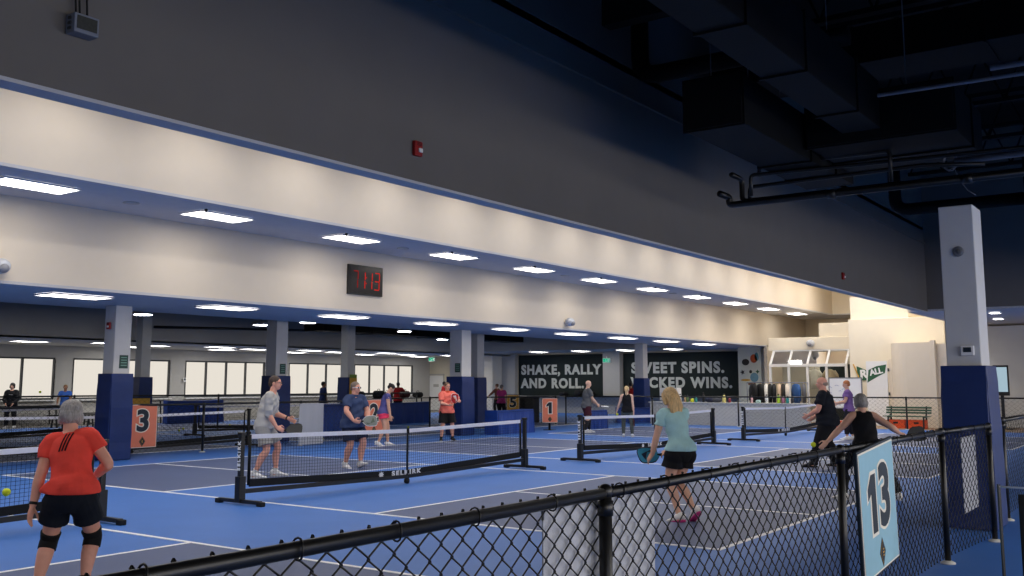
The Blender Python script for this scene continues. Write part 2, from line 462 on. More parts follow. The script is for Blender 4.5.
for i in range(3):
    troffer(4.52 - 3.55 * i, 14.95, Z1 - 0.07, EM1, 'upper soffit light outside the picture, ' + ORD[i] + ' beyond its left edge', 'lights in the upper soffit')
    troffer(6.7 - 3.55 * i, 17.3, Z2 - 0.07, EM1, 'lower soffit light outside the picture, ' + ORD[i] + ' beyond its left edge', 'lights in the lower soffit')
for i in range(19):
    troffer(-2.0 + 2.45 * i, 12.85, 6.2, EM2, 'high bay light hidden above the charcoal wall edge', 'high bay lights along the cream wall')
for i in range(19):
    troffer(-2.0 + 2.45 * i, 9.4, 6.2, EM6, 'high bay light hidden over the middle of the courts', 'high bay lights over the courts')
for i in range(11):
    troffer(16.3 + 2.55 * i, 33.6 + 0.9 * (i % 2), 3.09, EM3, ORD[i] + ' ceiling light from the left in front of the windows', 'lights along the windows', 1.2, 0.6)
for i in range(5):
    troffer(24.0 + 4.6 * i, 36.4 - 0.3 * (i % 2), 3.09, EM3, ORD[i] + ' ceiling light from the left in the row nearest the windows', 'lights along the window wall', 1.2, 0.6)
for i in range(4):
    troffer(43.3, 21.0 + 2.6 * i, 3.22 + 0.0, EM3, ORD[i] + ' ceiling light from the right above the lettered mural', 'lights above the mural', 1.2, 0.5)
b = MB(); b.span((41.6, 20.02, 3.24), (XE, 31.9, 3.3)); struct(b.build('ceiling_mural', M_GREYWALL), 'grey ceiling strip in front of the mural')
b = MB(); b.span((41.55, 20.02, 3.24), (41.62, 31.9, 4.4)); struct(b.build('trim_7', M_GREYWALL), 'grey drop above the mural')
for i in range(7):
    troffer(-4 + 5.2 * i, -4.2, ZB - 0.02, EM5, 'south side light outside the picture', 'lights under the south soffit', 1.2, 0.6)
    troffer(-4 + 5.2 * i, -8.5, ZB - 0.02, EM5, 'south side light outside the picture', 'lights under the south soffit', 1.2, 0.6)
for i, (x, y) in enumerate(((33.2, 5.2), (34.6, 4.4), (36.4, 5.6), (35.4, 3.2))):
    troffer(x, y, ZB - 0.02, EM3, ORD[i] + ' small light in the grey tile ceiling right of the cream column', 'lights in the far tile ceiling', 0.3, 0.3)
troffer(42.6, 13.4, 2.9, EM3, 'added light brightening the shop behind the slanted window', 'added lights inside the shop window')  # lamp added to brighten the interior behind the panes
troffer(38.0, 11.0, 6.2, EM6, 'added unseen light in front of the far cream blocks', 'added unseen lights at the far end')  # extra unseen lamps, here and below, added to brighten the far end
for x_ in (35.0,):
    troffer(x_, 11.0, 6.2, EM6, 'added unseen light before the far cream blocks', 'added unseen lights at the far end')  # added fill for the end faces
troffer(41.0, 11.0, 6.2, EM6, 'added unseen light above the far cream blocks', 'added unseen lights at the far end')  # added fill above the blocks
def round_lamp(x, y, z, label, p=[None]):
    if p[0]: return dup(p[0], (x, y, z), 0, label)
    r = empty('round_ceiling_lamp', (x, y, z)); tag(r, label, 'ceiling lamp', 'round lamps under the black ceiling')
    b = MB(); b.tube([(0, 0, 0.12), (0, 0, 0.1), (0, 0, 0.0), (0, 0, -0.02)], [0.12, 0.26, 0.32, 0.3], 24); b.build('lamp_housing', M_FRAME, r, True)
    b = MB(); b.tube([(0, 0, -0.021), (0, 0, -0.035)], [0.27, 0.25], 24); b.build('diffuser', EM4, r, True)
    b = MB(); b.cyl((0, 0, 0.1), (0, 0, 0.6), 0.012, 8); b.build('stem', M_BLACKMET, r)
    p[0] = r
    return r
for i, (x, y) in enumerate(((17.9, 26.4), (23.6, 27.7), (22.7, 24.3), (30.0, 26.5), (36.6, 29.9))):
    round_lamp(x, y, 3.62 if i == 2 else 3.70, ORD[i] + ' round lamp from the left under the black ceiling')

# ================================================================ DUCTS AND PIPES UNDER THE ROOF
def duct_box(label, a, c, seams=(), cat='duct'):
    r = empty('air_duct', ((a[0] + c[0]) / 2, (a[1] + c[1]) / 2, a[2])); tag(r, label, cat, 'black air ducts')
    L = [(q - p) for p, q in zip(a, c)]
    b = MB(); b.box((0, 0, L[2] / 2), L); b.build('duct_body', M_DUCT, r, bev=0.01)
    along = 0 if L[0] > L[1] else 1
    for s in seams:
        f = MB()
        d = [L[0] + 0.05, L[1] + 0.05, L[2] + 0.05]; d[along] = 0.04
        pos = [0, 0, L[2] / 2]; pos[along] = -L[along] / 2 + s * L[along]
        f.box(pos, d); f.build('duct_flange', M_DUCT, r)
    return r
duct_box('large black trunk duct running away under the roof', (2.5, 3.28, 4.95), (13.1, 3.78, 5.6), (0.3, 0.56, 0.72, 0.9))
duct_box('black box duct with a blunt end hanging beside the charcoal wall', (11.0, 4.36, 4.74), (15.6, 5.12, 5.37), (0.01, 0.55, 0.8))
duct_box('black branch duct joining the two parallel ducts', (13.2, 2.4, 4.85), (15.2, 4.3, 5.5), (0.02, 0.6))
duct_box('wide black duct crossing high under the roof', (15.0, -2.0, 6.5), (16.1, 6.5, 7.1), (0.2, 0.5, 0.8))
duct_box('black duct dropping behind the cream column', (17.5, 1.2, 4.45), (22.5, 2.2, 5.4), (0.3, 0.7))
duct_box('black duct high at the right edge of the roof', (8.5, 0.4, 7.95), (24.0, 1.3, 8.6), (0.2, 0.4, 0.6, 0.8))
def bent_pipe(name, label, pts, r, m=None, cat='pipe', group=None, n=12, couplings=()):
    # rounded elbows between straight runs
    P = [V(p) for p in pts]; path = [P[0]]
    for i in range(1, len(P) - 1):
        a = (P[i - 1] - P[i]).normalized(); c = (P[i + 1] - P[i]).normalized()
        k = min(r * 2.2, (P[i - 1] - P[i]).length * .45, (P[i + 1] - P[i]).length * .45)
        for t in (0, .25, .5, .75, 1):
            path.append((P[i] + a * k).lerp(P[i], t).lerp(P[i].lerp(P[i] + c * k, t), t))
    path.append(P[-1])
    root = empty(name, P[0]); tag(root, label, cat, group)
    b = MB(); b.tube([p - P[0] for p in path], r, n); b.build('pipe_run', m or M_BLACKMET, root, True)
    for (p, d) in couplings:
        b = MB(); c = V(p) - P[0]; d = V(d).normalized(); b.cyl(c - d * r * 1.3, c + d * r * 1.3, r * 1.35, n); b.build('coupling', m or M_BLACKMET, root, True)
    return root
bent_pipe('round_duct', 'thick black round duct down the charcoal wall turning out at its elbow', [(12.6, 6.55, 9.1), (12.6, 6.55, 6.12), (12.6, 3.5, 6.12)], 0.13, M_DUCT, 'duct', n=20)
bent_pipe('round_duct', 'black duct with an elbow behind the black pipes left of the cream column', [(20.0, 4.8, 7.2), (20.0, 4.8, 5.0), (20.0, 2.3, 5.0)], 0.12, M_DUCT, 'duct', n=20)
bent_pipe('sprinkler_pipe', 'thick black pipe, lowest of the rack beside the charcoal wall', [(13.55, 5.75, 4.42), (13.9, 5.75, 4.42), (13.9, 5.75, 4.3), (13.85, -2.2, 4.3)], 0.05, None, 'pipe', 'black pipe rack', couplings=[((13.9, 4.2, 4.3), (0, 1, 0)), ((13.87, 2.4, 4.3), (0, 1, 0))])
bent_pipe('sprinkler_pipe', 'black pipe with an upright end, second lowest of the rack', [(13.7, 5.62, 4.72), (14.1, 5.62, 4.72), (14.1, 5.62, 4.37), (14.05, -2.2, 4.36)], 0.04, None, 'pipe', 'black pipe rack', couplings=[((14.1, 3.4, 4.365), (0, 1, 0))])
bent_pipe('sprinkler_pipe', 'thin black pipe, middle of the rack', [(14.1, 5.5, 4.4), (14.1, 5.5, 4.58), (14.0, 3.0, 4.58), (14.0, 2.2, 4.5)], 0.03, None, 'pipe', 'black pipe rack')
bent_pipe('sprinkler_pipe', 'thin black pipe, second from the top of the rack', [(13.9, 5.4, 4.4), (13.9, 5.4, 4.72), (14.1, 3.0, 4.70), (14.1, -2.2, 4.6)], 0.03, None, 'pipe', 'black pipe rack')
bent_pipe('sprinkler_pipe', 'topmost thin black pipe of the rack', [(14.0, 5.3, 4.7), (14.0, 5.3, 4.88), (14.0, 3.4, 4.84), (14.0, 3.4, 4.4)], 0.03, None, 'pipe', 'black pipe rack')
M_GALV = mat('grey_conduit', srgb(120, 124, 134), 0.45, 0.08, 10, metal=0.3)
bent_pipe('conduit', 'pale grey conduit ending in a cable coil over the cream column', [(14.3, 2.62, 4.64), (14.2, -2.2, 4.64)], 0.045, M_GALV, 'conduit', 'grey conduits')
bent_pipe('conduit', 'thin grey conduit high at the right of the roof', [(10.4, 2.62, 4.62), (10.6, -2.2, 4.62)], 0.02, M_GALV, 'conduit', 'grey conduits')
bent_pipe('conduit', 'short upper grey conduit at the right edge of the roof', [(11.2, 1.65, 4.95), (11.4, -2.2, 4.95)], 0.03, M_GALV, 'conduit', 'grey conduits')
r = empty('cable_coil', (14.3, 2.68, 4.64)); tag(r, 'coil of grey cable hanging at the end of the pale conduit', 'cable')
b = MB()
pts = [(0.02 * math.sin(k * .9), (0.09 + .015 * math.sin(k * 1.7)) * math.cos(k * .5), (0.11 + .02 * math.cos(k * 1.3)) * math.sin(k * .5)) for k in range(60)]
b.tube(pts, 0.008, 6); b.build('coiled_cable', M_GALV, r, True)
b = MB(); b.tube([(0, -0.05, -.1), (0.03, -0.1, -.25), (0, -0.2, -.42), (-.05, -.3, -.5)], 0.006, 6); b.build('loose_end', M_GALV, r, True)
for i, (x, y, z0) in enumerate(((8.2, 3.62, 5.75), (8.9, 3.62, 5.75), (11.6, 5.0, 5.37), (11.6, 4.5, 5.37), (13.9, 4.9, 4.88), (14.0, 4.2, 4.84), (13.4, 3.0, 5.5), (15.0, 1.6, 4.64), (15.2, 0.2, 5.0), (12.0, 1.2, 5.0), (14.3, 0.5, 4.64))):
    b = MB(); b.cyl((0, 0, 0), (0, 0, 9.15 - z0), 0.008, 6)
    b.box((0, 0, 0.01), (0.05, 0.05, 0.02))
    tag(b.build('hanger_rod', M_GALV, loc=(x, y, z0)), 'thin hanger rod dropping from the roof to the ducts and pipes', 'hanger rod', 'hanger rods under the roof')
for i in range(7):      # steel joists with lattice webs
    x = 9.0 + 3.4 * i
    r = empty('roof_joist', (x, 2.2, 7.6)); tag(r, 'black steel roof joist, ' + ORD[i] + ' from the near end of the hall', 'joist', 'black roof joists')
    b = MB(); b.box((0, 0, 0), (0.14, 8.9, 0.09)); b.box((0, 0, 1.1), (0.16, 8.9, 0.1)); b.build('chord', M_BLACKCEIL, r)
    b = MB()
    for k in range(10):
        y0 = -4.4 + k * .88
        b.bar((0, y0, 0), (0, y0 + .44, 1.1), 0.04, 0.04); b.bar((0, y0 + .44, 1.1), (0, y0 + .88, 0), 0.04, 0.04)
    b.build('web', M_BLACKCEIL, r)
b = MB(); b.span((11.9, -2.3, 6.75), (12.15, 6.8, 7.2)); tag(b.build('roof_girder', M_BLACKCEIL, bev=0.01), 'deep black girder crossing under the roof', 'girder')
# drop rods and small ducts in the black ceiling of the north room
duct_box('black duct under the black ceiling behind the columns at left', (9.0, 23.0, 3.75), (24.0, 24.0, 4.25), (0.2, 0.5, 0.8))
duct_box('black duct under the black ceiling behind the two middle columns', (26.5, 27.5, 3.6), (40.0, 28.6, 4.1), (0.2, 0.5, 0.8))
bent_pipe('rail_track', 'thin black track hanging in front of the grey bulkhead', [(21.5, 31.0, 3.62), (28.5, 30.0, 3.75)], 0.05, M_BLACKMET, 'track')

# ================================================================ COURTS
L_NET, PITCH = 6.75, 8.79
NET_Y = 10.72
NET_X = [8.87 + PITCH * k for k in (-1, 0, 1, 2)]
sv = MB(); ln = MB()
def court(A, yn, W=6.1):
    for s in (-1, 1):
        y0, y1 = yn + s * 2.134, yn + s * 6.706
        sv.span((A, min(y0, y1), 0.0), (A + W, max(y0, y1), 0.004))
        w = 0.05
        ln.span((A, y0 - w / 2, 0.0), (A + W, y0 + w / 2, 0.007))
        ln.span((A, y1 - w / 2, 0.0), (A + W, y1 + w / 2, 0.007))
        ln.span((A + W / 2 - w / 2, min(y0, y1), 0), (A + W / 2 + w / 2, max(y0, y1), 0.0065))
    for x in (A, A + W):
        ln.span((x - .025, yn - 6.73, 0), (x + .025, yn + 6.73, 0.0075))
for x in NET_X: court(x + 0.325, NET_Y)
for x in (10.6, 19.4, 28.2): court(x, 27.0)
struct(sv.build('floor_service_areas', M_SERVICE), 'slate grey service areas painted on the courts')
struct(ln.build('floor_court_lines', M_LINE), 'white court lines')

def make_net(x0, y0, label, group='portable court nets', brand=True, mesh=[None]):
    r = empty('court_net', (x0 + L_NET / 2, y0, 0)); tag(r, label, 'net', group)
    h = L_NET / 2
    for s in (-1, 1):
        b = MB(); b.bar((s * h, -0.42, 0.045), (s * h, 0.42, 0.045), 0.06, 0.05); ft = b.build('foot', M_BLACKMET, r, bev=0.008)
        
        for q in (-.42, .42):
            c = MB(); c.box((s * h, q, 0.03), (0.08, 0.1, 0.06)); c.build('foot_cap', M_RUBBER, ft, bev=0.01)
        b = MB(); b.box((s * h, 0, 0.2), (0.11, 0.1, 0.34)); b.box((s * h, 0, 0.62), (0.065, 0.065, 0.6)); b.box((s * h, 0, 0.93), (0.085, 0.085, 0.05)); p = b.build('post', M_BLACKMET, r, bev=0.008)
        b = MB(); b.tube([(s * (h - 0.14), 0, 0.24), (s * (h - 0.14), 0, 0.915)], 0.022, 10); b.build('net_sleeve', M_NET, r, True)
        if brand and s < 0:
            text('brand_lettering', 'SELKIRK', 0.075, (s * h - 0.036, 0, 0.64), (0, 0, 1), (0, 1, 0), M_WHITE, p, bold=0.004, spacing=1.5)
    b = MB(); b.bar((-h, 0, 0.17), (0, 0, 0.115), 0.055, 0.06, mi=0); b.bar((0, 0, 0.115), (h, 0, 0.17), 0.055, 0.06); b.build('cross_bar', M_BLACKMET, r, bev=0.008)
    b = MB(); b.tube([(0, 0, 0.1), (0, 0, 0.86)], 0.014, 8); b.tube([(-0.02, 0, 0.1), (0.03, 0, 0.5)], 0.008, 6); b.build('centre_post', M_BLACKMET, r, True)
    b = MB(); b.cyl((-0.0, -0.025, 0.045), (0, 0.025, 0.045), 0.045, 16); b.build('wheel', M_RUBBER, r, True)
    hi = h - 0.15
    top = lambda x: 0.865 + 0.05 * (abs(x) / hi) ** 1.0
    bot = lambda x: 0.17 + 0.10 * (abs(x) / hi)
    if mesh[0] is None:
        b = MB(); nx = 124; nz = 15; rr = 0.0022
        for i in range(nx + 1):
            x = -hi + 2 * hi * i / nx
            b.tube([(x, 0, bot(x)), (x, 0, top(x))], rr, 3, False)
        for k in range(nz + 1):
            b.tube([(x, 0.002, bot(x) + (top(x) - bot(x)) * k / nz) for x in [-hi, 0, hi]], rr, 3, False)
        m = b.build('net_mesh', M_NET, r); mesh[0] = m
    else:
        m = mesh[0].copy(); COL.objects.link(m); m.parent = r
    def band(name, za, zb, th, mt):
        b = MB(); n = 24; vs = []; fs = []
        for i in range(n + 1):
            x = -hi + 2 * hi * i / n
            a, c = za(x), zb(x)
            vs += [(x, -th, a), (x, th, a), (x, th, c), (x, -th, c)]
        for i in range(n):
            for j in range(4): fs.append((4 * i + j, 4 * i + (j + 1) % 4, 4 * i + 4 + (j + 1) % 4, 4 * i + 4 + j))
        fs.append((0, 3, 2, 1)); fs.append((4 * n, 4 * n + 1, 4 * n + 2, 4 * n + 3))
        b.add(vs, fs); return b.build(name, mt, r)
    band('top_tape', lambda x: top(x) - 0.055, lambda x: top(x) + 0.004, 0.011, M_TAPE)
    bb = band('bottom_band', lambda x: bot(x) - 0.05, lambda x: bot(x) + 0.05, 0.009, M_NET)
    b = MB(); b.box((0, -0.014, 0.84), (0.06, 0.006, 0.09)); b.box((0, -0.014, 0.5), (0.03, 0.005, 0.72)); b.build('centre_strap', M_NET, r)
    if brand:
        text('brand_lettering', 'SELKIRK', 0.1, (-0.02, -0.012, 0.178), (1, 0, 0), (0, 0, 1), M_WHITE, bb, bold=0.005, spacing=1.35, sx=1.5)
        e = MB(); e.prism([(-.62 + .055 * (1 + .3 * math.cos(k * PI * 8 / 24 * 2)) * math.cos(k * PI / 12) * .9, -.011, .185 + .04 * (1 + .3 * math.cos(k * PI * 8 / 24 * 2)) * math.sin(k * PI / 12)) for k in range(24)], (0, -.003, 0)); e.build('brand_emblem', M_WHITE, bb)
    for s in (-1, 1):
        b = MB(); b.bar((s * hi, 0, 0.90), (s * h, 0, 0.93), 0.012, 0.012); b.build('tension_strap', M_NET, r)
    return r
make_net(NET_X[0], NET_Y, 'portable net at the left edge, behind the woman in the orange top')
make_net(NET_X[1], NET_Y, 'portable net in front of the men in grey and navy shirts')
make_net(NET_X[2], NET_Y, 'portable net behind the blonde woman in the pale blue shirt')
make_net(NET_X[3], NET_Y, 'farthest portable net, beside the man in the black shirt')
make_net(10.25, 20.3, 'portable net behind the fence left of the man in the grey shirt', brand=False)
make_net(9.2, 26.9, 'portable net seen through the fence below the left windows', brand=False)
make_net(19.2, 25.4, 'portable net behind the fence near the grey screen panel', brand=False)
# corner of another net right beside the camera's fence
r = empty('corner_net', (7.60, 1.235, 0)); tag(r, 'black net corner with a white cord at the right edge beside the fence', 'net')
b = MB(); b.bar((0, 0, 0.0), (0, 0, 0.92), 0.016, 0.016); b.box((0, 0, 0.01), (.2, .2, .02)); b.build('pole', M_BLACKMET, r)
b = MB(); b.cyl((0, 0, 0.905), (0, -2.2, 0.885), 0.007, 8); b.build('cord', M_TAPE, r, True)
b = MB(); b.box((0, -0.155, 0.44), (0.03, 0.075, 0.84)); b.build('edge_sleeve', M_NET, r, bev=0.008)
b = MB()
for k in range(44): b.tube([(0, -0.2 - k * .045, .06), (0, -0.2 - k * .045, .885)], .002, 3, False)
for k in range(18): b.tube([(0, -.18, .07 + k * .046), (0, -2.2, .07 + k * .046)], .002, 3, False)
b.build('net_mesh', M_NET, r)

# ================================================================ CHAIN LINK FENCES
def chain_mesh(L, z0, z1, p=0.11, rr=0.0034, n=5):
    b = MB(); s = p * .62; dz = p * .5
    nw = int(L / s); nz = int((z1 - z0) / dz)
    for i in range(nw + 1):
        x = (i + .5) * L / (nw + 1)
        pts = []
        for k in range(nz + 1):
            sg = 1 if (k + i) % 2 else -1
            z = z1 - k * (z1 - z0) / nz
            hk = 0.005
            pts.append((x + sg * (s / 2 - .002), -0.004 * sg, z + hk)); pts.append((x + sg * (s / 2 + .005), 0.0, z)); pts.append((x + sg * (s / 2 - .002), 0.004 * sg, z - hk))
        b.tube(pts, rr, n, False)
    return b
def fence(name, pts, z, label, group, post_r=0.03, rail_r=0.026, p=0.11, rr=0.0024, n=5, post_at=None, ties=False, capz=0.05, wire_z0=0.05):
    r = empty('chain_link_fence', (pts[0][0], pts[0][1], 0)); tag(r, label, 'fence', group)
    O = V((pts[0][0], pts[0][1], 0))
    for i in range(len(pts) - 1):
        a = V((pts[i][0], pts[i][1], 0)) - O; c = V((pts[i + 1][0], pts[i + 1][1], 0)) - O
        L = (c - a).length; d = (c - a).normalized()
        b = MB(); b.cyl(a + V((0, 0, z)), c + V((0, 0, z)), rail_r, 12)
        rail = b.build('top_rail', M_BLACKMET, r, True)
        m = chain_mesh(L, wire_z0, z + rail_r - .003, p, rr, n).build('chain_link', M_CHAIN, r, True)
        m.location = a + V((-d.y, d.x, 0)) * (rail_r + .006); m.rotation_euler = (0, 0, math.atan2(d.y, d.x))
        if ties:
            k = 0; x = 0.12
            while x < L - .1:
                b = MB(); q = a + d * x + V((0, 0, z))
                ring = [(q + V((-d.y, d.x, 0)) * (math.cos(t) * (rail_r + .006)) + V((0, 0, 1)) * (math.sin(t) * (rail_r + .008)) + d * (.006 * math.sin(t * 1.5))) for t in [j * .5 for j in range(13)]]
                b.tube(ring, .0032, 6)
                b.build('tie_wire', M_CHAIN, rail, True)
                x += 0.42 + .06 * math.sin(k * 2.3); k += 1
    for (x, y) in (post_at if post_at is not None else pts):
        q = V((x, y, 0)) - O
        b = MB(); b.cyl(q, q + V((0, 0, z - .01)), post_r, 14)
        po = b.build('post', M_BLACKMET, r, True)
        b = MB(); b.ell(q + V((0, 0, z + .005)), (rail_r * 1.45, rail_r * 1.45, rail_r * 1.45), None, 14, 8); b.cyl(q + V((0, 0, z - .09)), q + V((0, 0, z - .03)), post_r * 1.2, 14); b.build('post_cap', M_BLACKMET, po, True)
        b = MB(); b.tube([q, q + V((0, 0, .012)), q + V((0, 0, .03))], [post_r * 2.4, post_r * 2.4, post_r * 1.2], 14); b.build('base_plate', mat('pale_base_plate', srgb(190, 190, 186), 0.6, 0.05, 10), po, True)
    return r
fence('near', [(-1.2, 2.05), (3.57, 2.05), (6.73, 2.05), (9.7, 2.03), (11.3, 1.90)], 1.17, 'black chain link fence in the foreground carrying the pale blue 13 sign', None, 0.027, 0.0225, 0.092, 0.0033, 6,
      post_at=[(-1.2, 2.05), (0.6, 2.05), (3.57, 2.05), (6.73, 2.05), (9.7, 2.03), (11.3, 1.90)], ties=True)
fence('near2', [(13.1, 2.05), (16.0, 2.05), (19.0, 2.05), (22.0, 2.05)], 1.17, 'black chain link fence behind the cream column at the right edge', None)
fence('A', [(7.5, 19.55), (11.7, 19.55)], 1.12, 'black chain link fence at the far left, left of the orange 3 sign', 'far chain link fences', p=.12, n=3)
fence('A2', [(12.8, 19.5), (14.9, 19.4), (17.85, 19.3), (20.1, 19.3)], 1.12, 'black chain link fence behind the man in the grey shirt', 'far chain link fences', p=.12, n=3)
fence('B', [(14.0, 29.2), (17.5, 29.2), (21.7, 27.5), (26.5, 27.3), (31.4, 27.0)], 1.2, 'far black chain link fence in front of the windows', 'far chain link fences', p=.14, n=3)
fence('C', [(27.6, 23.1), (32.3, 20.7)], 1.08, 'black chain link fence between the coral polo man and the bald man', 'far chain link fences', p=.14, n=3)
fence('D', [(32.4, 20.3), (33.6, 17.2), (34.62, 14.2), (35.3, 11.4), (35.95, 8.6), (36.9, 5.0), (37.3, 3.2)], 1.1, 'black chain link fence along the far end before the bench', 'far chain link fences', p=.14, n=3)
# ---- grey screen panels tied to fences
def screen(x0, x1, y, z0, z1, label):
    b = MB(); n = 14; vs = []; fs = []
    w = x1 - x0
    for i in range(n + 1):
        x = -w / 2 + w * i / n
        yy = 0.004 * math.sin(i * 1.3)
        vs += [(x, yy - .003, 0), (x, yy + .003, 0), (x, yy + .003, z1 - z0), (x, yy - .003, z1 - z0)]
    for i in range(n):
        for j in range(4): fs.append((4 * i + j, 4 * i + (j + 1) % 4, 4 * i + 4 + (j + 1) % 4, 4 * i + 4 + j))
    fs += [(0, 3, 2, 1), (4 * n, 4 * n + 1, 4 * n + 2, 4 * n + 3)]
    b.add(vs, fs)
    r = empty('screen_panel', ((x0 + x1) / 2, y, z0)); tag(r, label, 'screen panel', 'grey screen panels on the fences')
    b.build('panel_cloth', M_SCREEN, r)
    h = MB(); h.box((0, 0, z1 - z0 - .02), (w, .016, .04)); h.build('panel_hem', M_SCREEN, r)
    return r
screen(3.18, 4.09, 2.10, 0.06, 1.14, 'grey screen panel on the foreground fence around its middle post')
screen(17.75, 18.6, 19.24, 0.03, 1.08, 'grey screen panel on the fence between the grey and navy shirted men')
screen(10.55, 11.25, 2.03, 0.35, 1.08, 'pale screen panel on the fence in front of the navy column padding')
# ================================================================ COURT NUMBER SIGNS
def sign(num, o, xd, w, h, board, label, ink_size=0.66, sx=1.1, up=(0, 0, 1), post=False, zbase=0):
    x = V(xd).normalized(); u = V(up).normalized(); n = x.cross(u)
    r = empty('court_sign', o); tag(r, label, 'sign', 'court number signs')
    R = Matrix((x, u, n)).transposed()
    b = MB(); b.box(x * (w / 2) + u * (h / 2) - n * .012, (w, h, .024), R); b.build('sign_board', M_NAVYINK, r, bev=0.004)
    b = MB(); b.box(x * (w / 2) + u * (h / 2) + n * .001, (w - .035, h - .035, .004), R); b.build('sign_border', M_CREAMINK, r)
    b = MB(); b.box(x * (w / 2) + u * (h / 2) + n * .003, (w - .06, h - .06, .004), R); b.build('sign_face', board, r)
    c = x * (w * .5) + u * (h * (.56 if len(num) > 1 else .60))
    s = ink_size * h
    offs = [0] if len(num) == 1 else [-.25 * s * sx, .22 * s * sx]
    for ch, of in zip(num, offs):
        cc = c + x * of
        if ch == '1':
            for nm, gr, z, mm in (('digit_outline', .042, .006, M_CREAMINK), ('digit', 0.0, .0085, M_NAVYINK)):
                q = [(-.20 - gr, .19 - gr * .4), (-.06 - gr * .3, .34 + gr), (.11 + gr, .34 + gr), (.11 + gr, -.34 - gr), (-.07 - gr, -.34 - gr), (-.07 - gr, .13 - gr * 1.1), (-.20 - gr, .06 - gr)]
                b = MB(); b.prism([cc + x * (a * s * sx) + u * (d * s) + n * (z - .001) for a, d in q][::-1], n * .002); b.build(nm, mm, r)
        else:
            text('digit_outline', ch, s, cc + n * .006, x, u, M_CREAMINK, r, sx=sx, bold=0.068 * s, depth=.001)
            text('digit', ch, s, cc + n * .0085, x, u, M_NAVYINK, r, sx=sx, bold=0.034 * s, depth=.001)
    e = x * (w * .5) + u * (h * .155); k = h * .115
    b = MB()
    for q, (kk, mi) in enumerate(((1.0, 0), (.84, 1), (.79, 0))):
        z = n * (.006 + .002 * q)
        b.prism([e + x * (kk * k * .72) + z, e + u * (kk * k) + z, e - x * (kk * k * .72) + z, e - u * (kk * k) + z], n * .001, mi)
    for q in (-.35, 0, .35):
        b.box(e + u * (q * k * .6) + n * .0125, (k * (.34 - abs(q) * .3), k * .09, .001), R, 1)
    b.build('emblem', [M_NAVYINK, M_YELLOW], r)
    if post:
        b = MB(); b.cyl(x * (w / 2) - n * .05 - u * (o[2] - .02), x * (w / 2) - n * .05 + u * (h * .8), .04, 12); b.box(x * (w / 2) - n * .05 - u * (o[2] - .01), (.34, .3, .02)); b.build('sign_post', M_BLACKMET, r, True)
    return r
sign('13', (6.94, 1.985, 0.25), (1, 0, 0.075), 0.93, 0.90, M_TEAL, 'pale blue court sign numbered 13 hanging on the foreground fence', 0.66, 1.05, up=(-0.075, 0, 1))
sign('3', (12.94, 19.46, 0.17), (1, 0, 0), 0.76, .98, M_ORANGE, 'orange court sign numbered 3 beside the navy padded column')
sign('2', (20.15, 19.26, 0.16), (1, 0, 0), 0.84, 1.0, M_ORANGE, 'orange court sign numbered 2 behind the woman in pink shorts')
sign('1', (28.44, 18.8, 0.24), (0.75, -.66, 0), 0.58, 0.86, M_ORANGE, 'orange court sign numbered 1 on a short post, centre of the hall', post=True)
sign('5', (33.09, 23.61, 0.30), (0.6, -.8, 0), 0.54, 0.84, M_YELLOW, 'yellow court sign numbered 5 beside the woman in magenta', post=True)
r = empty('wall_poster', (19.98, 29.42, 0.1)); tag(r, 'plain yellow board at the far column, its top showing above the orange 3 sign', 'poster')
b = MB(); b.box((0, 0, .5), (.78, .02, 1.0)); b.build('poster_board', M_YELLOW, r)
b = MB(); b.box((0, -.012, .5), (.82, .01, .02)); b.box((0, 0, 1.005), (.82, .03, .02)); b.build('poster_frame', M_BLACKMET, r)
# yellow notice on the column behind the man in navy
r = empty('wall_poster', (25.62, 25.03, 0.87)); tag(r, 'yellow notice on the padded column behind the man in the navy polo', 'poster')
b = MB(); b.box((0, 0, .45), (.36, .02, .95)); b.build('poster_board', M_YELLOW, r)
b = MB(); b.box((0, -.004, .98), (.34, .02, .12)); b.build('poster_top', mat('green_strip', srgb(120, 150, 60), .6, .05, 8), r)

# ================================================================ SMALL THINGS ON THE WALLS
def strobe(loc, nrm, label, s=1.0):
    n = V(nrm); x = V((0, 0, 1)).cross(n) if abs(n.z) < .9 else V((1, 0, 0))
    r = empty('fire_alarm', loc); tag(r, label, 'fire alarm', 'red fire alarms')
    R = Matrix((x, V((0, 0, 1)), n)).transposed()
    b = MB(); b.box(n * .025 * s, (.125 * s, .165 * s, .05 * s), R); b.build('alarm_body', M_RED, r, bev=.012 * s)
    b = MB(); b.box(n * .055 * s + x * .015 * s - V((0, 0, .02 * s)), (.055 * s, .045 * s, .03 * s), R); b.build('strobe_lens', M_WHITE, r, bev=.006)
    b = MB()
    for k in range(3): b.box(n * .051 * s + V((0, 0, (.035 + .015 * k) * s)), (.08 * s, .006 * s, .004), R)
    b.build('horn_slots', M_RUBBER, r)
strobe((7.84, YB, 4.12), (0, -1, 0), 'red fire alarm on the charcoal wall above the clock')
strobe((23.05, YB, 4.09), (0, -1, 0), 'small red fire alarm on the charcoal wall near its far end')
strobe((12.105, 19.02, 2.82), (-1, 0, 0), 'red fire alarm on the pale column above the orange 3 sign', 0.9)
strobe((45.33, 36.0, 2.55), (-1, 0, 0), 'red fire alarm on the beige wall above the far door', 1.6)
r = empty('emergency_light', (3.93, YB - .01, 4.28)); tag(r, 'grey box with cables hanging on the charcoal wall at upper left', 'wall box')
b = MB(); b.box((0, -.06, 0), (.2, .12, .15)); b.build('box_body', mat('grey_box', srgb(120, 126, 138), .5, .05, 8), r, bev=.008)
b = MB(); b.box((0, -.122, .005), (.16, .006, .1)); [b.box((-.104, -.06, k), (.01, .04, .02)) for k in (-.04, 0, .04)]; b.build('box_grille', mat('dark_box_front', srgb(52, 54, 50), .6, .2, 60), r)
